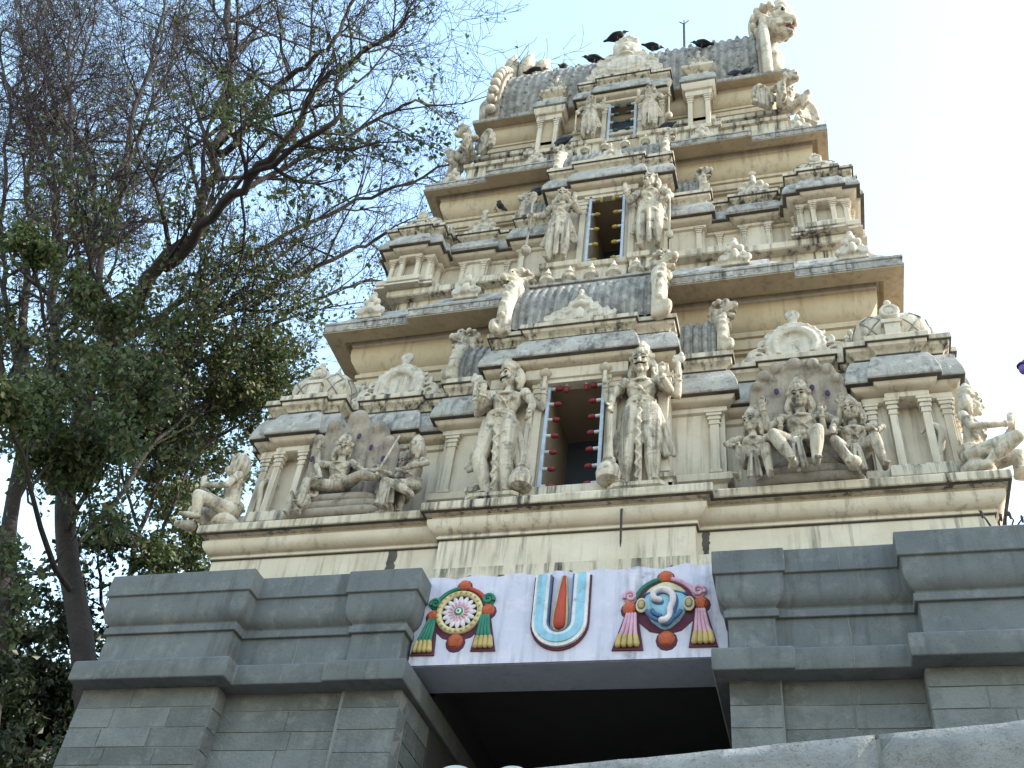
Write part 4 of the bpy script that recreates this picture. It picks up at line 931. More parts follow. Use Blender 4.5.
# ---- kneeling figures at the corners of the base
def kneeler(e, loc, label, muzzle):
    mb = MB(); pt = MB()
    pel = (0,.02,.20); ch = (0,-.03,.40); nk = (0,-.02,.51)
    torso(mb, pel, ch, nk, 1.15); belt(mb, pel, 1.15)
    head(mb, pt, (0,-.05,.645), yaw=R(20)*e, pitch=R(2), s=1.38, crown='tall' if not muzzle else 'low', muzzle=muzzle)
    leg(mb, (-.06,0,.17), (-.10,-.30,.20), (-.09,-.08,.06), (-.09,-.0,.03), 1.1, 1.04, foot=False)
    leg(mb, (.06,0,.17), (.12,-.26,.22), (.10,-.22,.05), (.10,-.34,.03), 1.1, 1.04)
    mb.chain([(-.09,-.08,.05),(-.08,.06,.04)], [.04,.03], 9, 3); (mb.chain([(.10,-.24,.05),(.10,-.42,.045),(.09,-.55,.03)], [.05,.055,.035], 9, 3) if not muzzle else mb.chain([(-.10,-.28,.06),(-.09,-.38,.05)], [.05,.03], 9, 3))
    for s in (-1, 1): arm(mb, (s*.125,-.01,.475), (s*.165,-.06,.335), (s*.028,-.275,.375), (-s*.05,-.12,1), (-s,0,0), 1.05, .08, s)
    mb.chain([(0,.13,.03),(.0,.22,.12),(0,.20,.34),(0,.17,.50),(0,.23,.58),(0,.30,.54)], [.035,.032,.028,.026,.024,.012], 9, 4)
    mb.ell((0,.0,.06), (.14,.12,.08))
    return finish('kneeling_statue', mb, pt, loc, 1.56, label, 'statue', 'kneeling statues at the base corners', rz=R(70)*e if e > 0 else R(-64), voxel=.010)
kneeler(1, (4.33,.20,8.603), 'kneeling statue with joined palms and curled tail at the right end of the base ledge', False)
kneeler(-1, (-4.36,.18,8.603), 'kneeling monkey faced statue with joined palms at the left end of the base ledge', True)
# ---- crouching winged figures under the roof
def winged(e, loc, label):
    mb = MB(); pt = MB(); wings = MB()
    torso(mb, (0,.02,.16), (0,-.05,.36), (0,-.09,.46), 1.1, belly=1.3)
    head(mb, pt, (0,-.15,.56), yaw=R(40)*e, pitch=R(14), s=1.5, crown='low', muzzle=True)
    for s in (-1, 1):
        leg(mb, (s*.06,0,.14), (s*.17,-.19,.24), (s*.13,-.14,.04), (s*.15,-.22,.02), 1.15, 1.05); arm(mb, (s*.13,-.04,.42), (s*.22,-.08,.30), (s*.17,-.21,.29), (-s*.1,-.5,-.8), (0,0,-1), 1.2, .6, s)
        wings.prism([(s*.30+.13*math.cos(R(t)), .10+max(0,.28*math.sin(R(t)))+(.10 if 10 < t < 170 else 0)) for t in range(0, 181, 15)], .02, .09); wings.torus((s*.30,.01,.20), .12, .028, a0=R(-10), a1=R(190), n=14, seg=7, sz=2.2); wings.chain([(s*.1,.04,.34),(s*.22,.05,.36)], .04, 8, 2)
    root = finish('winged_statue', mb, pt, loc, 1.5, label, 'statue', 'crouching winged statues under the roof', rz=R(32)*e, voxel=.014)
    q = wings.sculpt('wings', M['statue'], None, .012, 2); q.parent = root
    return root
winged(1, (2.98,1.72,18.05), 'crouching winged statue with gaping mouth at the right corner below the roof')
winged(-1, (-2.98,1.72,18.05), 'crouching winged statue seen side on at the left corner below the roof')
# ---- rearing lion beasts
def beast_mesh(voxel=.02, body=True):
    mb = MB(); 
    if body:
        mb.chain([(-.10,0,.0),(-.10,0,.22),(-.04,0,.45),(-.01,0,.62),(.02,0,.76)], [.13,.135,.12,.115,.10], 12, 4); mb.chain([(.05,0,.02),(.06,0,.2),(.08,0,.42)], [.08,.07,.09], 10, 3)
        for s in (-1, 1): mb.chain([(.02,s*.09,.48),(.14,s*.10,.42),(.16,s*.09,.30)], [.045,.04,.03], 9, 3); mb.chain([(-.08,s*.08,.1),(.06,s*.1,.12),(.08,s*.09,.02)], [.07,.05,.045], 9, 3)
        mb.chain([(-.20,0,.05),(-.27,0,.3),(-.20,0,.55),(-.28,0,.70)], [.03,.035,.03,.015], 8, 4)
    mb.ell((.04,0,.82), (.115,.095,.10)); mb.chain([(.08,0,.85),(.15,0,.85),(.205,0,.825)], [.085,.07,.05], 10, 3); mb.chain([(.06,0,.76),(.13,0,.72),(.175,0,.70)], [.06,.042,.026], 10, 3); mb.ell((.215,0,.855), (.032,.04,.03)); [mb.ell((math.cos(R(a))*.13-.02, sg*math.sin(R(a))*.02+sg*.07, .86+math.sin(R(a))*.14), (.038,.05,.038), seg=8, rings=6) for a in range(60, 260, 32) for sg in (-1, 1)]
    for s in (-1, 1):
        mb.ell((.12,s*.06,.89), (.038,.032,.038)); mb.torus((.135,s*.068,.895), .036, .010, axis='y', n=14, seg=6); mb.chain([(.06,s*.085,.93),(.13,s*.075,.955),(.175,s*.045,.925)], [.012,.016,.010], 7, 3); mb.ell((.232,s*.02,.865), (.012,.010,.010), seg=8, rings=6); mb.chain([(.08,s*.075,.76),(.15,s*.05,.765),(.19,s*.03,.775)], [.012,.012,.008], 7, 3); mb.chain([(-.02,s*.06,.88),(-.10,s*.09,.96),(-.08,s*.10,1.02)], [.04,.035,.012], 8, 3)
        for i in range(5): mb.ell((-.05-.012*i,s*.085,.84-.07*i), (.045,.03,.05), seg=8, rings=6)
        mb.chain([(.19,s*.03,.79),(.195,s*.03,.74)], [.014,.006], 6, 2)
    mb.chain([(.02,0,.9),(-.04,0,1.0),(.0,0,1.06)], [.05,.045,.012], 8, 3)
    return fuse(mb, 'beast', voxel, 1)
def gable_beast(e, x, yc, zb, ry, rz, t, hs, label, voxel=.014):
    """thick arched rim closing the end of a ribbed vault, leafy along its outer edge, curling at the foot and crowned by a snarling beast head"""
    root = tag(empty('beast_gable'), label, 'statue', 'beast headed gables on the ribbed vaults')
    mb = MB(); P = []
    for i in range(13):
        a = R(-14+150*i/12); P.append((x+e*.02*math.sin(i), yc-math.cos(a)*(ry+t*.55), zb+math.sin(a)*(rz+t*.55)))
    mb.chain(P, [t*.9]+[t]*11+[t*.5], 12, 2)
    for i in range(1, 11):
        a = R(-14+150*i/12); mb.ell((x+e*t*.35, yc-math.cos(a)*(ry+t*1.45), zb+math.sin(a)*(rz+t*1.45)), (t*.55,t*.42,t*.5), seg=10, rings=7)
    for i in range(2, 10):
        a = R(-14+150*i/12); mb.ell((x+e*t*.9, yc-math.cos(a)*(ry+t*.6), zb+math.sin(a)*(rz+t*.6)), (t*.3,t*.35,t*.35), seg=8, rings=6)
    f = P[0]; mb.chain([(f[0]+e*t*.3,f[1],f[2]-t*.2),(f[0]+e*t*1.0,f[1]-t*.6,f[2]-t*.1),(f[0]+e*t*1.3,f[1]-t*.8,f[2]+t*.9),(f[0]+e*t*.7,f[1]-t*.8,f[2]+t*1.5)], [t*.7,t*.7,t*.55,t*.25], 10, 4)
    body = mb.sculpt('rim', M['statue'], root, voxel, 2)
    a = R(72); c = V((x+e*t*.3, yc-math.cos(a)*(ry+t*1.2), zb+math.sin(a)*(rz+t*1.1)))
    h = bpy.data.objects.new('head', BE); COL.objects.link(h); h.parent = root
    h.matrix_basis = Matrix.Translation(c) @ Matrix.Rotation((0 if e > 0 else math.pi)-e*R(48), 4, 'Z') @ Matrix.Scale(hs, 4) @ Matrix.Translation((-.02,0,-.78))
    for s_ in (-1, 1):
        eye = MB(); eye.ell((.145,s_*.075,.90), (.014,.014,.014), seg=8, rings=6); o = eye.build('painted_eye', M['black']); o.parent = h
BE = beast_mesh(.012, False); BE.materials.append(M['statue'])
for e, n in ((-1,'left'), (1,'right')):
    gable_beast(e, e*1.78, .74, 11.18, .36, .62, .085, 1.15, f'beast headed gable end of the small ribbed vault {n} of the lowest doorway')
    gable_beast(e, e*1.02, .50, 11.66, .48, .93, .105, 1.25, f'tall beast headed gable closing the {n} end of the vault above the lowest doorway')
    gable_beast(e, e*1.50, 1.58, 15.70, .28, .42, .07, .95, f'beast headed gable end of the small ribbed vault {n} of the middle doorway')
    gable_beast(e, e*.90, 1.52, 16.50, .42, .72, .085, 1.05, f'beast headed gable closing the {n} end of the vault above the middle doorway')
# great beast head on the right gable
mb = MB(); bm_ = beast_mesh(.008, False); bm_.materials.append(M['statue'])
root = tag(empty('roof_beast'), 'large bulging eyed beast head projecting from the right end of the barrel roof', 'statue')
o = bpy.data.objects.new('head', bm_); COL.objects.link(o); o.parent = root
for s in (-1, 1): eye = MB(); eye.ell((.15,s*.078,.895), (.018,.018,.02), seg=8, rings=6); eye.build('painted_eye', M['black'], root)
t = MB(); t.chain([(.08,0,.79),(.14,0,.77),(.19,0,.755)], [.03,.028,.015], 8, 3); t.build('tongue', M['lips'], root)
root.matrix_basis = Matrix.Translation((2.92,2.0,18.95)) @ Matrix.Rotation(R(-18), 4, 'Z') @ Matrix.Diagonal((2.1,2.9,3.1,1))
mb = MB()
mb.chain([(0,0,0),(.05,0,.4),(.0,0,.8),(.15,0,1.15)], [.2,.22,.15,.03], 10, 4); mb.chain([(-.25,0,.1),(-.28,0,.5),(-.15,0,.85)], [.13,.15,.03], 10, 4)
for (x,y,z,sx,n_) in ((3.12,2.15,21.95,1,'right'),):
    tag(mb.sculpt('crest_leaf', M['statue'], None, .025, 2, Matrix.Translation((x,y,z))), 'curling stucco leaf rising above the great beast head on the roof', 'ornament')
# ------------------------------------------------------------------ painted emblems on the lilac panel
FY = -.012
def knob(root, x, z, r, m='orange_red', lobed=True):
    mb = MB(); mb.ell((x,FY,z), (r,r*.8,r), seg=16, rings=10)
    if lobed:
        for k in range(5): a = R(-60+30*k); mb.chain([(x+math.sin(a)*r*.9,FY-.02,z+r*.9*math.cos(a)*.2+r*.3),(x+math.sin(a)*r*.6,FY-r*.72,z),(x+math.sin(a)*r*.35,FY-r*.5,z-r*.75)], r*.12, 6, 3)
    mb.build('knob', M[m], root, smooth=60)
    b = MB(); b.ell((x,FY+.002,z-.015), (r*1.3,.02,r*1.32), seg=16, rings=6); b.build('shadow_backing', M['maroon'], root, smooth=60)  # dark disc paints the knob's shadow on the panel
def tassel(root, x, z0, x1, z1, wd, m):
    e = empty('tassel', (x,FY,z0), root)
    b = MB(); b.prism([(x1-wd*.78,z1-.04),(x1+wd*.78,z1-.045),(x+wd*.32,z0),(x-wd*.32,z0)], FY-.02, FY+.01); b.build('shadow_backing', M['maroon'], e, smooth=0)  # dark shape behind the cloth is its painted shadow
    mb = MB()
    for i in range(4):
        t = i/3-.5; mb.chain([(x+t*wd*.4,FY-.03,z0),(x+t*wd*.6+(x1-x)*.5,FY-.045,(z0+z1)/2),(x1+t*wd*.8,FY-.035,z1+.09)], [.016,.02,.024], 8, 3)
    mb.build('cloth_fold', M[m], e, smooth=60)
    g_ = MB()
    for i in range(4):
        t = i/3-.5; g_.chain([(x1+t*wd*.8,FY-.04,z1+.10),(x1+t*wd*.92,FY-.04,z1+.01)], [.026,.032], 8, 2)
    g_.build('gold_hem', M['gold'], e, smooth=60)
def volute(root, x, z, r, sgn, m):
    mb = MB(); mb.ell((x,FY,z), (r,.03,r), seg=14, rings=7); mb.spiral((x,z), r*.85, 1.5, r*.28, sgn, R(200) if sgn < 0 else R(-20), FY-.03); mb.build('volute', M[m], root, smooth=60)
def garland(root, cx, cz, r, a0, a1, m, t=.03):
    mb = MB(); mb.torus((cx,FY-.005,cz), r, t, a0=R(a0), a1=R(a1), n=20, seg=8); mb.build('garland', M[m], root, smooth=60)
# wheel
wh = tag(empty('wheel_emblem', (-1.02,FY,7.18)), 'painted relief wheel with pink lotus, red knobs and green tassels on the panel', 'emblem')
cx, cz = -1.02, 7.19
mb = MB(); mb.ell((cx,FY+.003,cz-.01), (.325,.02,.325), seg=32, rings=6); mb.build('shadow_backing', M['maroon'], wh, smooth=60)  # maroon disc painted in as the wheel's shadow
garland(wh, cx, cz, .30, 15, 85, 'red', .025); garland(wh, cx, cz, .30, 95, 165, 'green', .025)
mb = MB(); mb.torus((cx,FY-.02,cz), .225, .034, n=40, seg=10); mb.build('rim', M['cream_paint'], wh, smooth=60)
mb = MB()
for k in range(24): a = 2*math.pi*k/24; mb.ell((cx+math.cos(a)*.228,FY-.05,cz+math.sin(a)*.228), (.017,.014,.017), seg=8, rings=5)
mb.build('gold_bead', M['gold'], wh, smooth=60)
mb = MB(); mb.ell((cx,FY-.01,cz), (.21,.02,.21), seg=32, rings=6); mb.build('black_field', M['black'], wh, smooth=60)
mb = MB(); mb2 = MB()
for k in range(16):
    a = 2*math.pi*k/16; d = V((math.cos(a),0,math.sin(a))); t = V((-d.z,0,d.x)); o = V((cx,FY-.03,cz))
    mb.ell(o+d*.125, (.068,.013,.029), rot=Matrix.Rotation(-a, 3, 'Y').to_quaternion(), seg=12, rings=8)
    mb2.ell(o+d*.088+V((0,-.008,0)), (.042,.011,.014), rot=Matrix.Rotation(-a, 3, 'Y').to_quaternion(), seg=10, rings=6)
mb.build('petal', M['petal'], wh, smooth=60); mb2.build('petal_base', M['pink'], wh, smooth=60)
for r, m_, y in ((.062,'cream_paint',.040),(.052,'green',.046),(.034,'white_paint',.052),(.018,'green',.058)):
    mb = MB(); mb.ell((cx,FY-y,cz), (r,.016,r), seg=20, rings=7); mb.build('centre_ring', M[m_], wh, smooth=60)
for x, z, r in ((cx+.01,cz+.33,.07),(cx+.31,cz+.02,.072),(cx-.29,cz-.02,.068),(cx+.0,cz-.33,.085)): knob(wh, x, z, r)
volute(wh, cx+.30, cz+.145, .075, 1, 'green'); volute(wh, cx-.28, cz+.115, .07, -1, 'green')
tassel(wh, cx-.29, cz-.08, cx-.34, cz-.44, .17, 'green'); tassel(wh, cx+.29, cz-.05, cx+.31, cz-.41, .17, 'green')
# forehead mark
ur = tag(empty('forehead_mark', (.07,FY,7.15)), 'painted relief U shaped mark, white and blue round a red tapering stroke', 'emblem')
def upath(w_, zt, zb, n=16):
    r = w_; return [(.07-w_,zt)]+[(.07-w_*math.cos(math.pi*i/n), zb+r-r*math.sin(math.pi*i/n)) for i in range(n+1)]+[(.07+w_,zt)]
def uband(w0, w1, zt, zb0, zb1, y0, y1, name, m_):
    a = upath(w0, zt, zb0); b = upath(w1, zt, zb1); n = len(a); vs = []; fs = []
    for (x, z), (x2, z2) in zip(a, b): vs += [(x,y0,z),(x2,y0,z2),(x,y1,z),(x2,y1,z2)]
    for i in range(n-1):
        k = i*4; fs += [(k,k+1,k+5,k+4),(k+2,k+6,k+7,k+3),(k,k+4,k+6,k+2),(k+1,k+3,k+7,k+5)]
    fs += [(0,2,3,1),((n-1)*4,(n-1)*4+1,(n-1)*4+3,(n-1)*4+2)]
    mb = MB(); mb.add(vs, fs); mb.build(name, M[m_], ur, smooth=40)
uband(.305, .105, 7.575, 6.715, 6.925, FY-.02, FY+.01, 'dark_outline', 'maroon')
uband(.285, .125, 7.578, 6.745, 6.905, FY-.055, FY-.018, 'white_band', 'white_paint')
uband(.252, .170, 7.58, 6.785, 6.865, FY-.066, FY-.05, 'blue_band', 'sky_blue')
uband(.128, .112, 7.573, 6.90, 6.918, FY-.060, FY-.02, 'deep_blue_line', 'deep_blue')
mb = MB(); mb.chain([(.085,FY-.02,7.56),(.078,FY-.03,7.3),(.07,FY-.035,7.08),(.07,FY-.03,7.0)], [.020,.045,.062,.062], 14, 4); mb.build('red_stroke', M['red'], ur, smooth=60)
mb = MB(); mb.prism([(.02,6.94),(.12,6.94),(.155,7.0),(.15,7.15),(.11,7.57),(.055,7.57),(-.005,7.15),(-.012,7.0)], FY-.03, FY+.004); mb.build('cream_edging', M['cream_paint'], ur, smooth=0)
# conch
cn = tag(empty('conch_emblem', (1.15,FY,7.2)), 'painted relief blue conch with a white scroll, red knobs and pink tassels on the panel', 'emblem')
cx, cz = 1.14, 7.165
mb = MB(); mb.ell((cx,FY+.003,cz+.01), (.33,.02,.33), seg=32, rings=6); mb.build('shadow_backing', M['maroon'], cn, smooth=60)  # maroon disc painted in as the conch's shadow
garland(cn, cx, cz+.0, .32, 20, 85, 'pink', .026); garland(cn, cx, cz, .32, 95, 160, 'green', .026)
mb = MB()
for i in range(n_ := 1): mb.lathe((0,0,0), [(.004,-.27),(.06,-.24),(.14,-.17),(.205,-.06),(.225,.03),(.21,.11),(.17,.16),(.15,.165)], 28)
for p in mb.v: p.y *= .5
mb.xf(Matrix.Translation((cx,FY,cz))); mb.build('shell', M['sky_blue'], cn, smooth=60)
mb = MB(); mb.lathe((0,0,0), [(.20,.125),(.20,.16),(.165,.20),(.10,.245),(.03,.28),(.004,.29)], 28)
for p in mb.v: p.y *= .5
mb.xf(Matrix.Translation((cx,FY-.005,cz))); mb.build('shell_cap', M['cream_paint'], cn, smooth=60)
mb = MB(); mb.chain([(cx-.20,FY-.04,cz+.13),(cx,FY-.11,cz+.125),(cx+.20,FY-.04,cz+.12)], .014, 7, 4); mb.build('dark_line', M['deep_blue'], cn, smooth=60)
for k, (a0, a1) in enumerate(((200,262),(205,258),(280,335))):
    mb = MB(); rr = (.19,.14,.18)[k]; mb.torus((cx,FY-.095,cz-.02), rr, .022, a0=R(a0), a1=R(a1), n=12, seg=7); mb.build('blue_shading_ridge', M['deep_blue'], cn, smooth=60)
sc = [(cx-.045,cz+.01),(cx-.10,cz+.03),(cx-.105,cz+.09),(cx-.05,cz+.125),(cx+.03,cz+.115),(cx+.085,cz+.06),(cx+.085,cz-.02),(cx+.06,cz-.09),(cx+.055,cz-.16),(cx+.02,cz-.21),(cx-.02,cz-.215)]
mb = MB(); mb.chain([(x,FY-.115-.01*(i < 8),z) for i, (x, z) in enumerate(sc)], [.03,.034,.033,.034,.034,.033,.032,.03,.03,.034,.036], 10, 3); mb.build('scroll', M['petal'], cn, smooth=60)
mb = MB(); mb.chain([(x+.012,FY-.09,z-.014) for x, z in sc], [.038]*11, 10, 3); mb.build('scroll_outline', M['deep_blue'], cn, smooth=60)
for s in (-1, 1):
    for r, m_, y in ((.085,'cream_paint',.02),(.06,'deep_blue',.03),(.045,'gold',.038)):
        mb = MB(); mb.ell((cx+s*.235,FY-y-.03,cz+.0), (r*.7,.02,r), seg=18, rings=7); mb.build('ear_ring', M[m_], cn, smooth=60)
for x, z, r in ((cx+.0,cz+.34,.075),(cx-.36,cz-.01,.075),(cx+.35,cz+.02,.075),(cx+.01,cz-.36,.085)): knob(cn, x, z, r)
volute(cn, cx-.355, cz+.12, .075, -1, 'pink'); volute(cn, cx+.33, cz+.15, .075, 1, 'pink')
tassel(cn, cx-.34, cz-.08, cx-.37, cz-.43, .2, 'pink'); tassel(cn, cx+.345, cz-.06, cx+.365, cz-.42, .18, 'pink')
# ------------------------------------------------------------------ lamps strung round the doorways
def bulb(root, p, d, m_, s=1.):
    p = V(p); d = V(d); mb = MB(); mb.tube([p, p+d*.055*s], .020*s, 10); o = mb.build('bulb_socket', M['socket'], root, smooth=40)
    b = MB(); b.chain([p+d*.06*s, p+d*.085*s, p+d*.115*s], [.020*s,.031*s,.026*s], 10, 2); b.build('bulb_glass', M[m_], o, smooth=60)
def lamp_frame(x, y, z0, z1, n, ntop, m_, label, s=1.):
    root = tag(empty('lamp_frame', (0,y,z0)), label, 'lamp frame', 'lamp frames round the doorways')
    for e in (-1, 1): mb = MB(); mb.box(e*x-.018*s, e*x+.018*s, y-.02, y+.02, z0, z1); mb.build('side_tube', M['tube_blue'], root, smooth=0)
    mb = MB(); mb.box(-x-.018, x+.018, y-.018, y+.018, z1+.002, z1+.03); mb.build('top_tube', M['tube_blue'], root, smooth=0)
    for i in range(n):
        z = z0+.06+(z1-z0-.14)*i/(n-1)
        for e in (-1, 1): bulb(root, (e*(x-.018*s),y,z), (-e,0,-.05), m_, s)
    for i in range(ntop): bulb(root, (x*(-.36+.72*i/max(1,ntop-1)),y,z1), (0,0,-1), m_, s)
lamp_frame(.345, .11, 8.83, 10.49, 7, 2, 'bulb_red', 'pale blue lamp frame with rows of unlit red bulbs round the lowest doorway', 1.1)
lamp_frame(.275, 1.03, 13.87, 15.50, 5, 2, 'bulb_yellow', 'pale blue lamp frame with rows of unlit yellow bulbs round the middle doorway', 1.1)
lamp_frame(.25, 1.73, 18.12, 19.33, 5, 0, 'bulb_green', 'lamp frame with rows of unlit dark bulbs round the topmost doorway', 1.2)
# ------------------------------------------------------------------ birds
def bird(kind, loc, heading, label, s=1., pitch=12, spread=0.):
    c = 'crow' if kind == 'crow' else 'pigeon'; root = empty(kind); Mx = Matrix.Rotation(R(pitch), 4, 'Y')
    mb = MB(); mb.chain([(-.11,0,.10),(-.04,0,.125),(.05,0,.15),(.10,0,.19)], [.035,.066,.066,.042], 12, 4); mb.ell((.125,0,.225), (.046,.038,.04)); mb.chain([(-.10,0,.105),(-.18,0,.09),(-.27,0,.075)], [.032,.034,.026], 8, 3)
    for e in (-1, 1):
        if spread: mb.chain([(.04,e*.05,.17),(-.02,e*.2,.24),(-.16,e*.40,.20),(-.30,e*.46,.15)], [.03,.05,.06,.02], 8, 4)
        else: mb.chain([(.06,e*.055,.165),(-.06,e*.066,.13),(-.20,e*.03,.095)], [.03,.042,.014], 8, 4)
    mb.xf(Matrix.Translation((0,0,.02)) @ Mx); mb.sculpt('body', M[c], root, .012, 2)
    b = MB(); b.chain([(.16,0,.228),(.19,0,.222),(.225 if kind == 'crow' else .195,0,.212)], [.016,.012,.003], 8, 2); b.xf(Matrix.Translation((0,0,.02)) @ Mx); b.build('beak', M['iron'], root, smooth=60)
    for e in (-1, 1):
        l = MB(); l.tube([(.0,e*.03,.09),(.012,e*.03,.0)], .008, 6); l.tube([(-.02,e*.03,.004),(.05,e*.03,.004)], .007, 5); l.build('leg', M['iron'], root)
    root.matrix_basis = Matrix.Translation(V(loc)) @ Matrix.Rotation(heading, 4, 'Z') @ Matrix.Scale(s, 4)
    tag(root, label, kind, 'birds on the tower')
bird('crow', (-.20,1.75,21.80), R(-5), 'large long tailed crow on the mask crest at the roof top', 1.08, 0)
bird('crow', (-.80,2.25,21.95), R(200), 'hunched crow just left of the mask crest on the roof', 1.04, 20)
bird('crow', (.44,2.25,22.05), R(20), 'hunched crow just right of the mask crest on the roof', 0.96, 20)
bird('crow', (1.52,1.85,21.10), R(-170), 'hunched crow on the crest of the right twin pilaster bay', 0.92, 10)
bird('crow', (-1.50,2.45,22.2), R(60), 'small upright crow on the ridge left of the mask crest', 0.80, -30)
bird('crow', (-2.12,2.3,21.95), R(5), 'crow beside the stucco petals at the left end of the roof', 1.08, 10)
bird('crow', (-2.10,1.48,16.15), R(170), 'crow perched on the crest ornament left of the middle storey', 0.84, -40)
bird('pigeon', (-1.40,1.50,16.42), R(160), 'blue grey pigeon on the small barrel roof left of the middle doorway', 0.88, 10)
bird('pigeon', (-1.10,1.64,18.08), R(160), 'blue grey pigeon beside the left twin pilaster bay of the top storey', 0.88, 10)
bird('pigeon', (.84,1.66,18.07), R(160), 'blue grey pigeon at the feet of the right topmost guardian', 0.80, 10)
bird('pigeon', (2.10,1.86,19.86), R(170), 'dark pigeon lying low on the roof eave at the right, left one of two', 0.60, 10)
bird('pigeon', (2.36,1.86,19.86), R(-10), 'dark pigeon lying low on the roof eave at the right, right one of two', 0.60, 10)
# ------------------------------------------------------------------ small fittings
rod = tag(empty('lightning_rod', (1.03,2.75,22.3)), 'thin lightning rod with a three pronged tip on the roof ridge', 'lightning rod')
mb = MB(); mb.tube([(1.06,2.75,22.2),(1.06,2.75,23.85)], .028, 8); mb.build('pole', M['iron'], rod)
for a in (-.9, 0, .9): mb = MB(); mb.tube([(1.06,2.75,23.83),(1.06+.13*math.sin(a),2.75,23.83+.05+.14*math.cos(a))], .013, 6); mb.build('prong', M['iron'], rod)
mb = MB(); mb.tube([(.665,-.02,8.40),(.668,-.09,8.34),(.672,-.09,7.92),(.670,-.088,7.86)], [.012,.014,.012,.004], 7); tag(mb.build('iron_spike', M['iron']), 'thin dark iron spike hanging from the ledge below the lowest doorway', 'spike')
wd_ = tag(empty('dry_weed', (4.3,-.38,7.575)), 'small dry weed with curled dark stems on the right stone pier top', 'plant')
for i, (dx, h, c) in enumerate(((-.12,.24,-.05),(-.02,.18,.04),(.05,.25,.03),(.11,.20,-.04),(.15,.14,.05))):
    mb = MB(); mb.tube([(4.3+dx*.5,-.36,7.57),(4.3+dx,-.40,7.57+h*.6),(4.3+dx+c,-.42,7.57+h)], [.010,.009,.004], 6); mb.ell((4.3+dx+c*.6,-.42,7.57+h*.8), (.014,.008,.05), seg=8, rings=6); mb.build('stem', M['twig'], wd_)
lp = tag(empty('hanging_lamp', (4.27,-2.67,7.4)), 'small purple lamp hanging at the right edge against the sky', 'lamp')
B0 = V((4.27,-2.67,7.50))
mb = MB(); mb.lathe(B0, [(.012,.055),(.03,.048),(.046,.028),(.046,.018),(.038,.016)], 16); mb.build('lamp_cap', M['eye_purple'], lp, smooth=40)
mb = MB(); mb.ell(B0+V((0,0,-.01)), (.038,.038,.05)); mb.build('lamp_glass', M['purple'], lp, smooth=60)
mb = MB(); mb.tube([B0+V((0,0,.055)), B0+V((.4,0,.45)), B0+V((1.6,.1,.65)), (7.4,-2.4,8.2)], .012, 8); mb.tube([(7.4,-2.4,0),(7.4,-2.4,8.6)], .07, 10); mb.build('lamp_post', M['iron'], lp)
# ------------------------------------------------------------------ foreground wall
fw = tag(empty('granite_wall', (2.4,-5.75,0)), 'pale rough granite block wall in the bottom right foreground', 'wall')
A0 = V((1.77,-5.65)); A1 = V((3.10,-5.92)); dirw = (A1-A0).normalized(); nw = V((dirw.y,-dirw.x))
def wall_block(u0, u1, z0, z1):
    nu, nz_ = max(4, int((u1-u0)/.05)), max(4, int((z1-z0)/.05)); vs = []; fs = []
    def P(u, v, d):
        q = A0+dirw*u+nw*d; return V((q.x, q.y, v))
    def rel(u, v):
        e = min(u-u0, u1-u, v-z0, z1-v); k = min(1., e/.05); return (.028+.022*mnoise.noise(V((u*6,v*6,3.)))+.010*mnoise.noise(V((u*25,v*25,1.))))*k-.012*(1-k)
    for j in range(nz_+1):
        for i in range(nu+1):
            u = u0+(u1-u0)*i/nu; v = z0+(z1-z0)*j/nz_; vs.append(P(u, v+(.005*mnoise.noise(V((u*9,0,v))) if j == nz_ else 0), rel(u, v)))
    n = nu+1
    fs = [(j*n+i,j*n+i+1,(j+1)*n+i+1,(j+1)*n+i) for j in range(nz_) for i in range(nu)]
    b0 = len(vs); top = [nz_*n+i for i in range(n)]
    vs += [P(u0+(u1-u0)*i/nu, z1+.012*mnoise.noise(V((i*.6,5.,z1))), -.42) for i in range(n)]
    fs += [(top[i],top[i+1],b0+i+1,b0+i) for i in range(nu)]
    return vs, fs
rows = [(3.135-.36*k-.35, 3.135-.36*k) for k in range(9)]
for k, (z0, z1) in enumerate(rows):
    if z1 < .05: continue
    us = [-6.0,-4.6,-3.4,-1.9,-.55,.93,2.35,3.6,5.2] if k % 2 == 0 else [-6.0,-5.2,-3.9,-2.6,-1.2,.2,1.6,3.0,4.4,5.2]
    for a, b in zip(us[:-1], us[1:]):
        mb = MB(); mb.add(*wall_block(a+.006, b-.006, max(z0,0)+.005, z1)); mb.build('granite_block', M['pale_granite'], fw, smooth=50)
mb = MB(); q = [A0+dirw*-6.0, A0+dirw*5.2, A0+dirw*5.2-nw*.42, A0+dirw*-6.0-nw*.42]; mb.sweep([(p.x,p.y) for p in q], [(-.012,0),(-.012,3.12)]); mb.build('mortar_core', M['mortar'], fw, smooth=0)
# pale coping with rounded heads inside the gateway approach
cp = tag(empty('scalloped_wall', (-.8,-2.5,0)), 'low pale blue wall with rounded heads below the dark doorway', 'wall')
mb = MB(); mb.box(-.12,1.6,-2.6,-2.35,0,4.36); mb.build('wall_body', M['pale_blue'], cp, smooth=0)
for x, r_ in ((.13,.125),(.525,.115),(.89,.105)):
    mb = MB(); n = 16; mb.prism([(x+r_*math.cos(R(180*k/n)), 4.363+r_*.55*math.sin(R(180*k/n))) for k in range(n+1)], -2.62, -2.33); mb.build('rounded_head', M['pale_blue'], cp, smooth=30)
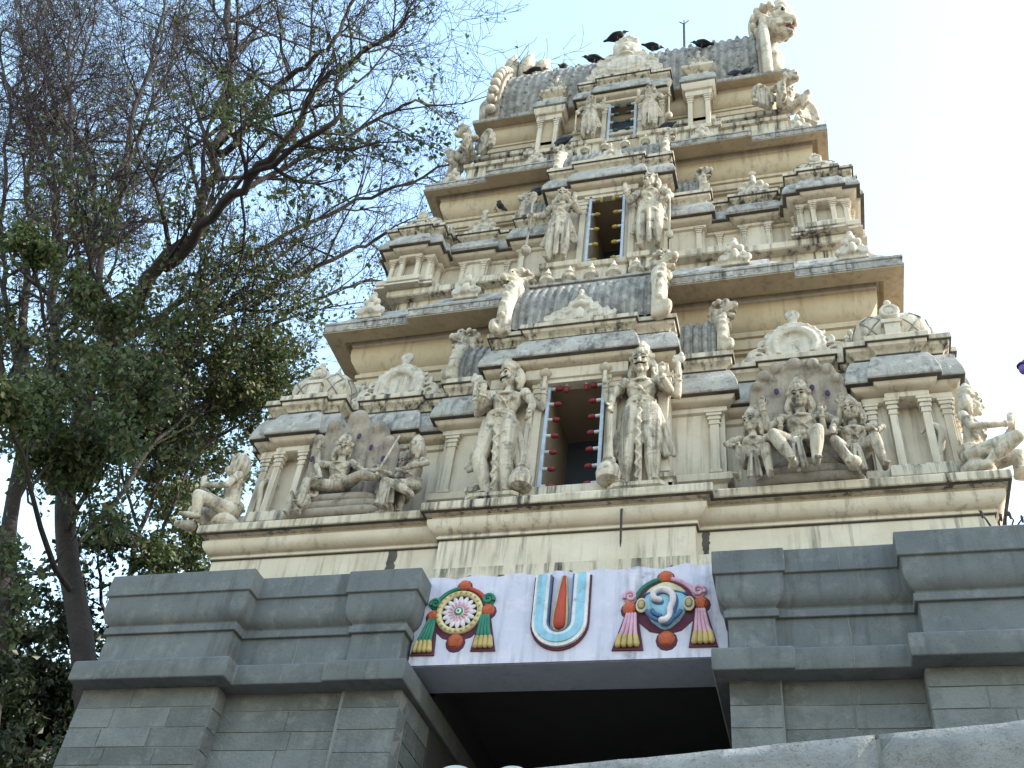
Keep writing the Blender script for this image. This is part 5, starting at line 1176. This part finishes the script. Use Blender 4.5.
# ------------------------------------------------------------------ trees
LIMBS_A = [
  (0.46, 0.36, [(-7.21, 3.3, 6.53), (-8.53, 3.3, 9.04), (-9.58, 3.4, 10.66), (-10.34, 3.4, 12.22), (-10.82, 3.4, 13.96), (-11.37, 3.5, 16.07)]),
  (0.3, 0.1, [(-11.37, 3.5, 16.07), (-10.69, 3.2, 17.33), (-10.18, 3.0, 17.89), (-9.64, 2.8, 19.11), (-9.85, 2.6, 21.42), (-10.35, 2.5, 23.76), (-11.21, 2.5, 27.02), (-12.93, 2.6, 31.4)]),
  (0.17, 0.05, [(-9.85, 2.6, 21.42), (-9.15, 2.3, 21.48), (-8.56, 2.0, 23.14), (-7.79, 1.8, 23.32), (-6.97, 1.5, 23.75), (-6.88, 1.4, 25.22)]),
  (0.2, 0.05, [(-10.18, 3.0, 17.89), (-8.53, 2.0, 18.1), (-7.48, 1.4, 18.31), (-6.71, 1.0, 18.95), (-6.14, 0.8, 20.55), (-5.53, 0.6, 21.0), (-4.98, 0.5, 21.12)]),
  (0.12, 0.03, [(-7.48, 1.4, 18.31), (-6.12, 0.8, 18.23), (-5.33, 0.6, 18.7), (-5.6, 0.5, 19.92), (-5.48, 0.5, 20.73)]),
  (0.12, 0.03, [(-8.53, 2.0, 18.1), (-8.14, 2.4, 19.83), (-7.23, 2.6, 20.81), (-6.05, 2.8, 22.01), (-5.31, 2.8, 22.55), (-5.21, 3.0, 23.0)]),
  (0.2, 0.05, [(-11.26, 3.5, 16.2), (-11.05, 4.2, 17.46), (-10.41, 4.8, 18.34), (-9.51, 5.4, 19.77), (-8.3, 6.0, 21.2), (-7.47, 6.4, 22.38)]),
  (0.15, 0.04, [(-11.05, 4.2, 17.46), (-11.21, 5.4, 20.19), (-10.62, 6.2, 22.57), (-9.02, 6.8, 24.72), (-7.72, 7.0, 25.47), (-6.34, 7.2, 26.51)]),
  (0.12, 0.03, [(-10.59, 4.4, 15.36), (-10.1, 5.2, 17.23), (-9.44, 5.8, 18.71), (-8.34, 6.3, 20.3), (-7.47, 6.8, 21.26)]),
  (0.13, 0.035, [(-10.82, 3.4, 13.71), (-10.69, 4.4, 15.6), (-10.44, 5.0, 17.4), (-10.29, 5.4, 19.48), (-9.11, 5.6, 21.75)]),
  (0.18, 0.05, [(-11.37, 3.5, 16.07), (-12.74, 4.0, 18.74), (-13.9, 4.4, 21.29), (-14.75, 4.6, 23.87), (-16.07, 4.8, 27.98), (-17.18, 5.0, 32.22), (-18.33, 5.0, 36.85)]),
  (0.1, 0.03, [(-14.75, 4.6, 23.87), (-16.38, 5.4, 29.55), (-17.42, 5.8, 34.34), (-18.73, 5.8, 38.54)]),
  (0.26, 0.06, [(-10.79, 3.6, 12.41), (-12.63, 4.0, 15.25), (-14.06, 4.4, 18.18), (-15.58, 4.6, 21.47), (-17.85, 4.8, 25.84), (-20.48, 5.0, 29.55), (-23.29, 5.2, 32.89), (-25.98, 5.2, 35.5)]),
  (0.18, 0.05, [(-14.06, 4.4, 18.18), (-14.55, 4.8, 20.51), (-15.13, 5.0, 22.48), (-16.44, 5.0, 25.28), (-18.14, 5.0, 27.77), (-20.69, 5.2, 31.12), (-23.59, 5.2, 36.15), (-26.62, 5.2, 42.24)]),
  (0.12, 0.03, [(-18.96, 4.9, 27.84), (-20.19, 5.2, 31.6), (-21.64, 5.6, 36.17), (-23.44, 5.6, 40.85)]),
  (0.14, 0.04, [(-14.55, 4.8, 20.51), (-15.16, 3.8, 22.47), (-15.91, 3.4, 24.84), (-17.7, 3.2, 28.75), (-19.8, 3.2, 33.98)]),
  (0.12, 0.03, [(-13.9, 4.4, 21.29), (-13.55, 3.6, 23.12), (-14.05, 3.2, 25.48), (-14.33, 3.0, 28.42), (-14.68, 2.8, 30.58)]),
  (0.1, 0.03, [(-9.75, 3.4, 10.67), (-9.92, 4.2, 12.55), (-10.21, 5.0, 14.72), (-9.88, 5.6, 16.34), (-9.37, 6.0, 17.73)]),
]
LIMBS_B = [
  (0.4, 0.3, [(-10.97, 5.3, 7.31), (-12.12, 5.3, 10.3), (-13.34, 5.3, 13.14), (-14.23, 5.3, 15.7), (-16.2, 5.4, 19.37)]),
  (0.2, 0.05, [(-16.2, 5.4, 19.37), (-18.47, 5.4, 24.35), (-21.35, 5.6, 30.1), (-25.25, 5.8, 37.03), (-29.03, 5.8, 44.43)]),
  (0.2, 0.05, [(-14.23, 5.3, 15.7), (-17.12, 5.6, 18.98), (-20.55, 5.8, 23.88), (-24.3, 5.8, 30.0)]),
  (0.15, 0.04, [(-15.33, 5.4, 17.49), (-16.8, 4.8, 20.34), (-18.78, 4.6, 24.34), (-21.74, 4.6, 30.5), (-25.88, 4.6, 37.43)]),
  (0.14, 0.04, [(-13.34, 5.3, 13.14), (-14.63, 6.3, 16.28), (-15.4, 6.8, 18.8), (-15.39, 7.2, 21.07), (-14.92, 7.4, 22.86)]),
]
LIMBS_C = [
  (0.14, 0.1, [(-10.21, 6.8, 9.81), (-11.13, 6.8, 12.63), (-11.35, 6.8, 13.79)]),
  (0.09, 0.03, [(-11.35, 6.8, 13.79), (-11.52, 7.0, 15.62), (-11.54, 7.0, 17.15), (-11.44, 7.0, 18.46)]),
  (0.08, 0.03, [(-11.13, 6.8, 12.63), (-10.48, 6.4, 13.06), (-10.26, 6.2, 14.06), (-10.12, 6.2, 15.42), (-9.41, 6.4, 16.39)]),
  (0.07, 0.02, [(-11.35, 6.8, 13.79), (-12.95, 7.2, 15.91), (-13.98, 7.4, 17.78)]),
]
def rnd_dir(rng): 
    while True:
        v = V((rng.uniform(-1,1), rng.uniform(-1,1), rng.uniform(-1,1)))
        if .1 < v.length < 1: return v.normalized()
class Tree:
    def __init__(s, seed, leaf_top, leaf_bot, leaf_size, leaf_n, gaps=.5):
        s.rng = random.Random(seed); s.b = MB(); s.t = MB(); s.lf = MB(); s.top, s.bot, s.ls, s.ln, s.gaps = leaf_top, leaf_bot, leaf_size, leaf_n, gaps
    def smooth(s, P, n=4):
        P = [V(p) for p in P]; out = []
        for i in range(len(P)-1):
            a = P[max(i-1,0)]; b = P[i]; c = P[i+1]; d = P[min(i+2, len(P)-1)]
            for k in range(n):
                t = k/n; out.append(.5*((2*b)+(c-a)*t+(2*a-5*b+4*c-d)*t*t+(3*b-a-3*c+d)*t**3))
        return out+[P[-1]]
    def leaves(s, p, spread, n):
        rng = s.rng
        f = (p.z-s.bot)/(s.top-s.bot); dens = 1.15-f*1.1
        dens = max(.015, min(1., dens)); dens *= (1. if mnoise.noise(p*.45)+.15 > s.gaps-.5 else .25)
        for _ in range(n):
            if rng.random() > dens: continue
            c = p+rnd_dir(rng)*rng.uniform(0, spread); L = s.ls*rng.uniform(.6, 1.25)
            d = (rnd_dir(rng)+V((0,0,-.5))).normalized(); a = d.cross(rnd_dir(rng)); 
            if a.length < .05: continue
            a = a.normalized()*L*.33; nrm = d.cross(a).normalized()*L*.10
            s.lf.add([c, c+d*L*.42+a+nrm, c+d*L, c+d*L*.42-a+nrm, c+d*L*.5], [(0,1,4),(1,2,4),(2,3,4),(3,0,4)])
    def twig(s, p, d, r, L, lvl):
        rng = s.rng; n = 4 if lvl < 3 else 3; P = [p]; q = V(p); dd = V(d)
        for i in range(n):
            dd = (dd+rnd_dir(rng)*.32+V((0,0,.06))).normalized(); q = q+dd*L/n; P.append(V(q))
        R_ = [max(r*1.25*(1-.7*i/n), .005) for i in range(n+1)]
        (s.t if lvl >= 2 else s.b).tube(P, R_, 5 if lvl < 2 else 3)
        if lvl >= 2:
            for i in range(1, n+1): s.leaves(P[i], .22, s.ln)
        if lvl >= 4: return
        k = {1: 6, 2: 5, 3: 3}[lvl]
        for j in range(k):
            t = rng.uniform(.25, 1.); i = min(int(t*n), n-1); b = P[i].lerp(P[i+1], t*n-i)
            ax = (P[i+1]-P[i]).normalized(); nd = (ax*rng.uniform(.5,1.0)+rnd_dir(rng)*.75+V((0,0,.12))).normalized()
            s.twig(b, nd, r*(1-.72*t)*.62+.0015, L*rng.uniform(.42,.62), lvl+1)
    def limb(s, r0, r1, P, every=.75, first=False, L=3.0):
        r0 *= .42 if first else .55; r1 *= .45 if first else .8
        rng = s.rng; Q = s.smooth(P); n = len(Q)
        Q = [q+rnd_dir(rng)*(0 if first else min(.16, r0*.9)) if 0 < i < n-1 else q for i, q in enumerate(Q)]
        s.b.tube(Q, [r0+(r1-r0)*i/(n-1) for i in range(n)], 10)
        if first: return
        acc = 0
        for i in range(1, n):
            seg = (Q[i]-Q[i-1]); acc += seg.length
            t = i/(n-1); r = r0+(r1-r0)*t
            while acc > every:
                acc -= every
                if t < .22 and rng.random() < .6: continue
                nd = (seg.normalized()*rng.uniform(.3,.9)+rnd_dir(rng)*.8+V((0,0,.15))).normalized()
                s.twig(Q[i-1].lerp(Q[i], rng.random()), nd, min(r*.5, .05), L*rng.uniform(.55,1.1), 1)
        s.twig(Q[-1], (Q[-1]-Q[-2]).normalized(), r1, L*.5, 1)
    def done(s, label, loc, leafm, group):
        root = tag(empty('tree', loc), label, 'tree', group)
        s.b.build('trunk', M['bark'], root, smooth=60); s.t.build('twigs', M['twig'], root, smooth=0); s.lf.build('crown', M[leafm], root, smooth=0)
        return root
T = Tree(3, 21.5, 8., .125, 4, .7)
for i, (a, b, P) in enumerate(LIMBS_A): T.limb(a, b, P, .62, i == 0, 2.9)
tk = [V(p) for p in LIMBS_A[0][2]]
for k in range(4):
    t = .3+k*.17; i = min(int(t*5), 4); p = tk[i].lerp(tk[i+1], t*5-i); a = -1.5+k*2.1; q = V((math.cos(a), -abs(math.sin(a))-.3, .35))
    T.limb(.10, .035, [p, p+q*1.1, p+q*1.9+V((0,0,.4))], .5, False, 1.7)
T.done('tall half bare tree with many spreading limbs and green lower leaves beside the tower', LIMBS_A[0][2][0][:2]+(0,), 'leaf', 'trees left of the tower')
T = Tree(8, 21., 9., .125, 4, .7)
for i, (a, b, P) in enumerate(LIMBS_B): T.limb(a, b, P, .7, i == 0, 2.8)
T.done('thick dark trunked tree at the left edge of the photo', LIMBS_B[0][2][0][:2]+(0,), 'leaf', 'trees left of the tower')
T = Tree(12, 30., 6., .13, 4, .4)
for i, (a, b, P) in enumerate(LIMBS_C): T.limb(a, b, P, .5, i == 0, 2.6)
T.done('slender leafy young tree just left of the stone pier', LIMBS_C[0][2][0][:2]+(0,), 'leaf', 'trees left of the tower')
# two leafier trees standing farther back, closing the gaps low down
def round_tree(seed, x, y, h, label, r=3.6):
    T = Tree(seed, h*1.9, h*.2, .16, 4, .55); rng = T.rng
    base = V((x, y, 0)); P = [base, base+V((.2,.1,h*.3)), base+V((.1,.3,h*.55)), base+V((.3,.2,h*.8))]
    T.b.tube(T.smooth([p for p in P]), [.34-.016*i for i in range(13)], 9)
    for k in range(26):
        z = h*rng.uniform(.25,.85); a = k*2.4; p = base+V((.15,.15,z)); q = V((math.cos(a),math.sin(a),rng.uniform(.1,.6)))
        T.limb(.12, .04, [p, p+q*r*.5, p+q*r+V((0,0,.3))], .6, False, 1.9)
    T.done(label, (x,y,0), 'leaf_dark', 'trees left of the tower')
round_tree(21, -17.0, 10.5, 13.5, 'dense dark leafed tree standing behind the bare one, low at the left')
round_tree(22, -12.0, 10.0, 12.5, 'dense dark leafed tree filling the gap behind the left stone pier')
round_tree(23, -22.5, 11.0, 15.0, 'dense dark leafed tree farthest to the left behind the thick trunk')
round_tree(24, -14.0, 6.6, 8.0, 'low dense dark leafed tree in front of the thick trunks at the lower left')
